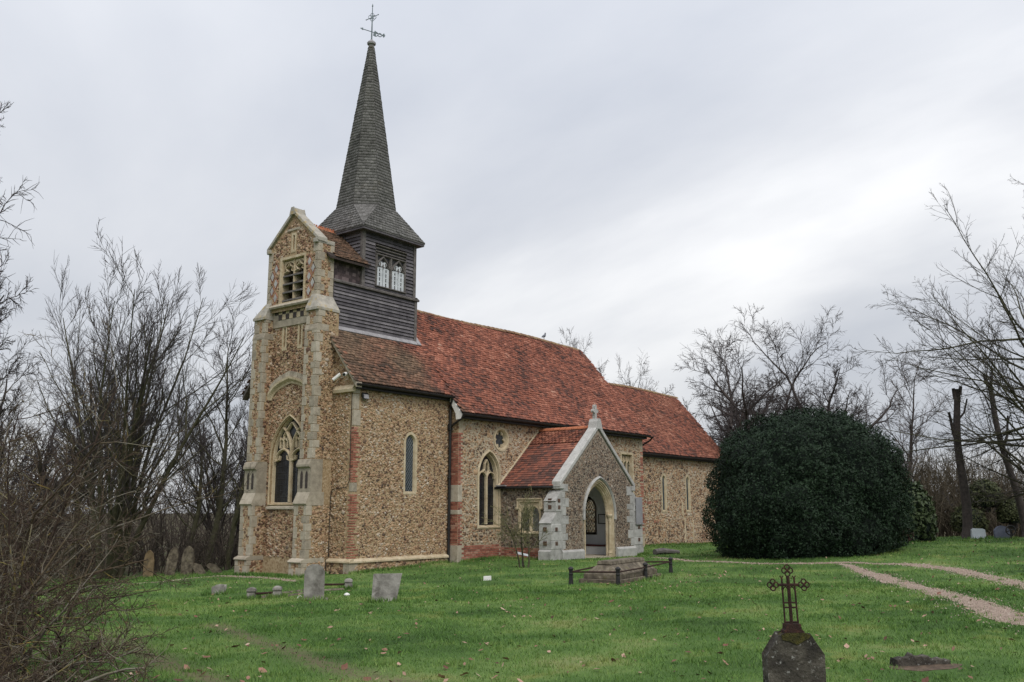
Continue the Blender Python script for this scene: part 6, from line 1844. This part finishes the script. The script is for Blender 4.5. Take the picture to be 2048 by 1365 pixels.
mb.add(ring + [W(0, -.16, .006)], [(i, (i + 1) % 16, 16) for i in range(16)]); mb.build('bare_soil', M['soil'], t)
# small plaque on a stake under the sapling; log by the porch
x, y = 3.9, -4.05
t = thing('plant_label', 'small white label on a short stake beside the sapling', 'label', (x, y, g1(x, y)))
mb = MB(); mb.tube([(x, y, g1(x, y) - .1), (x, y, g1(x, y) + .34)], .015, 5); mb.build('stake', M['timber'], t)
z = g1(x, y) + .34
mb = MB(); mb.hexa([(x - .16, y + .1, z + .06), (x + .12, y - .16, z - .02), (x + .14, y - .14, z + .04), (x - .14, y + .12, z + .13)], [(x - .16, y + .11, z + .07), (x + .12, y - .15, z - .01), (x + .14, y - .13, z + .05), (x - .14, y + .13, z + .14)]); mb.build('plate', M['palepaint'], t)
x, y = 13.3, -4.1
t = thing('log', 'grey weathered log lying at the right foot of the porch', 'log', (x, y, g1(x, y)))
mb = MB(); mb.tube([(x - .5, y + .1, g1(x, y) + .10), (x, y, g1(x, y) + .13), (x + .7, y - .35, g1(x, y) + .07)], [.12, .13, .08], 9); mb.build('trunk_piece', M['timber'], t)

# ------------------------------------------------------------------ lawn detail
def free(x, y):
    """lawn only: not under the church, the paths or the great bush"""
    ok = ~((x > -1.3) & (x < 28.2) & (y > -.1) & (y < 6.2)) & ~((x > 4.7) & (x < 18.2) & (y > -.55) & (y < 6.2)) & ~((x > 6.5) & (x < 13.1) & (y > -3.45) & (y < 0))
    return ok & ~((x > -1.3) & (x < 0.2) & (y > .9) & (y < 4.8))
def lawn(n, r0, r1, power, seed, hmul):
    rng = np.random.default_rng(seed)
    u = rng.random(n)
    r = (r0 ** power + u * (r1 ** power - r0 ** power)) ** (1 / power)
    a = AZ + rng.uniform(-.68, .68, n)
    x, y = CAM[0] + r * np.cos(a), CAM[1] + r * np.sin(a)
    ok = free(x, y)
    dn, df = seg_dist(x, y, TRACK_N), seg_dist(x, y, TRACK_F)
    ok &= (dn > .25 + rng.normal(0, .10, n)) & (df > .17 + rng.normal(0, .09, n))
    dd = np.minimum(seg_dist(x, y, DIRT), seg_dist(x, y, DIRT2))
    ok &= (dd > .2 + rng.normal(0, .07, n)) | (rng.random(n) < .33)
    ok &= np.hypot(x - SLAB[0], (y - SLAB[1])) > .38 + rng.normal(0, .05, n)
    x, y, r = x[ok], y[ok], r[ok]
    n = len(x)
    tuft = .5 + .5 * np.sin(x * 1.9 + 2 * np.sin(y * 1.3)) * np.sin(y * 2.3 + 1.5 * np.sin(x * .9))
    clump = np.array([noise.noise((float(q1) * 2.6, float(q2) * 2.6, 3.3)) for q1, q2 in zip(x, y)])
    h = rng.uniform(.016, .046, n) * hmul * (.65 + .5 * tuft + 1.1 * np.clip(clump, 0, 1))
    w = np.clip(.0032 * r / 8, .0032, .02) * rng.uniform(.7, 1.4, n)
    th = rng.random(n) * 6.28
    z = gz(x, y)
    dx, dy = np.cos(th) * w, np.sin(th) * w
    lx, ly = rng.normal(0, .55, n) * h, rng.normal(0, .55, n) * h
    V = np.stack([np.stack([x - dx, y - dy, z - .004], -1), np.stack([x + dx, y + dy, z - .004], -1), np.stack([x + lx, y + ly, z + h], -1)], 1).reshape(-1, 3)
    T = np.arange(n * 3).reshape(-1, 3)
    return V, T, np.clip(rng.beta(2, 2, n) + .35 * clump, 0, 1)
V1, T1, R1 = lawn(260000, 6.2, 24, 1.0, 91, 1.0)
V2, T2_, R2_ = lawn(90000, 20, 46, 1.0, 92, 1.5)
o = link('grass', np_mesh('grass', np.concatenate([V1, V2]), [np.concatenate([T1, T2_ + len(V1)])], np.concatenate([R1, R2_])), M['grass'], None, 'stuff')
tag(o, 'short green mown grass covering the churchyard', 'grass')

# longer tussocks against the walls and stones
def tussock_points():
    rng = np.random.default_rng(5)
    out = []
    for (x0, y0), (x1, y1), n in (((-.15, -.18), (4.6, -.18), 1500), ((4.9, -.55), (7.0, -.55), 700), ((7.0, -3.2), (7.1, -.6), 500), ((-1.25, .9), (-.2, .9), 500), ((-1.3, 1.1), (-1.3, 4.7), 1200), ((12.4, -3.45), (13.2, -3.4), 300), ((18.3, -.1), (28, -.1), 1800)):
        q = rng.random(n)
        out.append(np.c_[x0 + (x1 - x0) * q, y0 + (y1 - y0) * q] + rng.normal(0, .06, (n, 2)))
    for x, y, r in ((-7.14, -6.74, .3), (-6.75, -8.53, .3), (hx, hy, .3), (-7.27, -4.69, .2), (-6.84, -5.09, .2), (-4.09, -4.48, .2), (-6.59, -2.43, .35), (.85, -9.75, 1.0), (2.0, 15, .6), (2.4, 12.8, .5), (21.3, -14.3, .6), (21.56, -15.1, .6)):
        a = rng.random(350) * 6.28
        out.append(np.c_[x + np.cos(a) * r * rng.uniform(.8, 1.3, 350), y + np.sin(a) * r * rng.uniform(.5, 1.1, 350)])
    for _ in range(420):                                    # stray tufts in the lawn
        a = 7.5 + rng.random() ** 1.2 * 16
        q = site(a, rng.uniform(-.5, .58) * a)
        out.append(np.array(q)[None] + rng.normal(0, rng.uniform(.02, .07), (26, 2)))
    return np.concatenate(out)
tp_ = tussock_points()
rng = np.random.default_rng(8)
n = len(tp_)
h = rng.uniform(.05, .15, n); h[-420 * 26:] *= .55; w = rng.uniform(.004, .009, n) * np.clip(np.hypot(tp_[:, 0] - CAM[0], tp_[:, 1] - CAM[1]) / 12, .7, 2.2); th = rng.random(n) * 6.28
z = gz(tp_[:, 0], tp_[:, 1])
V = np.stack([np.c_[tp_[:, 0] - np.cos(th) * w, tp_[:, 1] - np.sin(th) * w, z - .01], np.c_[tp_[:, 0] + np.cos(th) * w, tp_[:, 1] + np.sin(th) * w, z - .01], np.c_[tp_ + rng.normal(0, .4, (n, 2)) * h[:, None], z + h]], 1).reshape(-1, 3)
o = link('grass', np_mesh('grass', V, [np.arange(3 * n).reshape(-1, 3)], rng.random(n)), M['grass'], None, 'stuff')
tag(o, 'longer grass fringing the foot of the walls and stones', 'grass')

# fallen leaves: the nearest ones each on their own, the rest as litter
lm = []
for v in range(4):
    mb = MB()
    rr = random.Random(v)
    L_, Wd = .055, .034
    out_ = [(-L_, 0), (-L_ * .5, Wd * .8), (0, Wd * rr.uniform(.7, 1.1)), (L_ * .4, Wd * .6), (L_, 0), (L_ * .45, -Wd * .7), (0, -Wd), (-L_ * .5, -Wd * .7)]
    curl = rr.uniform(4, 9)
    mb.add([(a, b, curl * b * b + rr.uniform(2, 5) * a * a + .004) for a, b in out_] + [(0, 0, .002)], [(i, (i + 1) % 8, 8) for i in range(8)])
    me = mb.mesh('fallen_leaf'); me.materials.append(M['leaf']); lm.append(me)
rng = random.Random(77)
cl_ = [(10.2, -.2), (9.2, 2.0), (9.0, 3.9), (9.6, 4.6), (8.2, 1.5), (11.4, -.8), (8.3, 3.6), (10.2, -3.2), (9.2, -2.6), (13.0, -3.2)]
k = 0
while k < 170:
    if rng.random() < .45:
        a0, b0 = rng.choice(cl_)
        a, b = a0 + rng.gauss(0, .35), b0 + rng.gauss(0, .45)
    else:
        a = 7.4 + rng.random() ** 1.4 * 13
        b = rng.uniform(-.42, .55) * a
    x, y = site(a, b)
    if not bool(free(np.array([x]), np.array([y]))[0]):
        continue
    o = bpy.data.objects.new('fallen_leaf', lm[k % 4])
    o.location = (x, y, g1(x, y) + .024)
    o.rotation_euler = (rng.gauss(0, .35), rng.gauss(0, .35), rng.random() * 6.28)
    s = rng.uniform(.55, 1.25)
    o.scale = (s, s, s)
    COL.objects.link(o)
    marks = [('near the iron-cross headstone', hx, hy), ('near the half-sunk mossy slab', SLAB[0], SLAB[1]), ('near the two grey headstones below the tower', -7.0, -7.6), ('near the coped tomb', .8, -9.8), ('beside the right-hand gravel path', -3.5, -19.6),
             ('beside the worn track at bottom left', -13.6, -14.4), ('on the open lawn at the bottom centre', -12.2, -17.2), ('on the lawn before the south-west corner of the nave', -5.5, -12.0), ('on the lawn between the tomb and the iron cross', -6.0, -15.8)]
    where = min(marks, key=lambda q: (q[1] - x) ** 2 + (q[2] - y) ** 2)[0]
    tag(o, 'dry brown fallen leaf ' + where, 'leaf', 'fallen leaves ' + where)
    k += 1
rng = np.random.default_rng(9)
n = 1500
a = 8 + rng.random(n) ** .8 * 30; b = rng.uniform(-.5, .58, n) * a
P = np.stack([CAM[0] + a * FWD[0] + b * RGT[0], CAM[1] + a * FWD[1] + b * RGT[1]], -1)
P2 = np.array([site(25.5 + rng.normal(0, .5), 5.0 + rng.normal(0, .6)) for _ in range(60)] + [site(24.0 + rng.normal(0, .7), 3.6 + rng.normal(0, .9)) for _ in range(50)] + [site(27 + rng.normal(0, 1.5), 15 + rng.normal(0, 1.2)) for _ in range(120)] + [site(33.0 + rng.normal(0, .3), 9 + rng.normal(0, 2.0)) for _ in range(120)])
P = np.concatenate([P, P2])
P = P[free(P[:, 0], P[:, 1])]
V, T = leaf_arrays(np.c_[P, gz(P[:, 0], P[:, 1]) + .028], np.tile([[0, 0, 1.]], (len(P), 1)), .042, rng, .35)
o = link('leaf_litter', np_mesh('leaf_litter', V, [T], np.repeat(rng.random(len(P)), 2)), M['leafs'], None, 'stuff')
tag(o, 'small brown leaf litter scattered over the lawn', 'leaf litter')
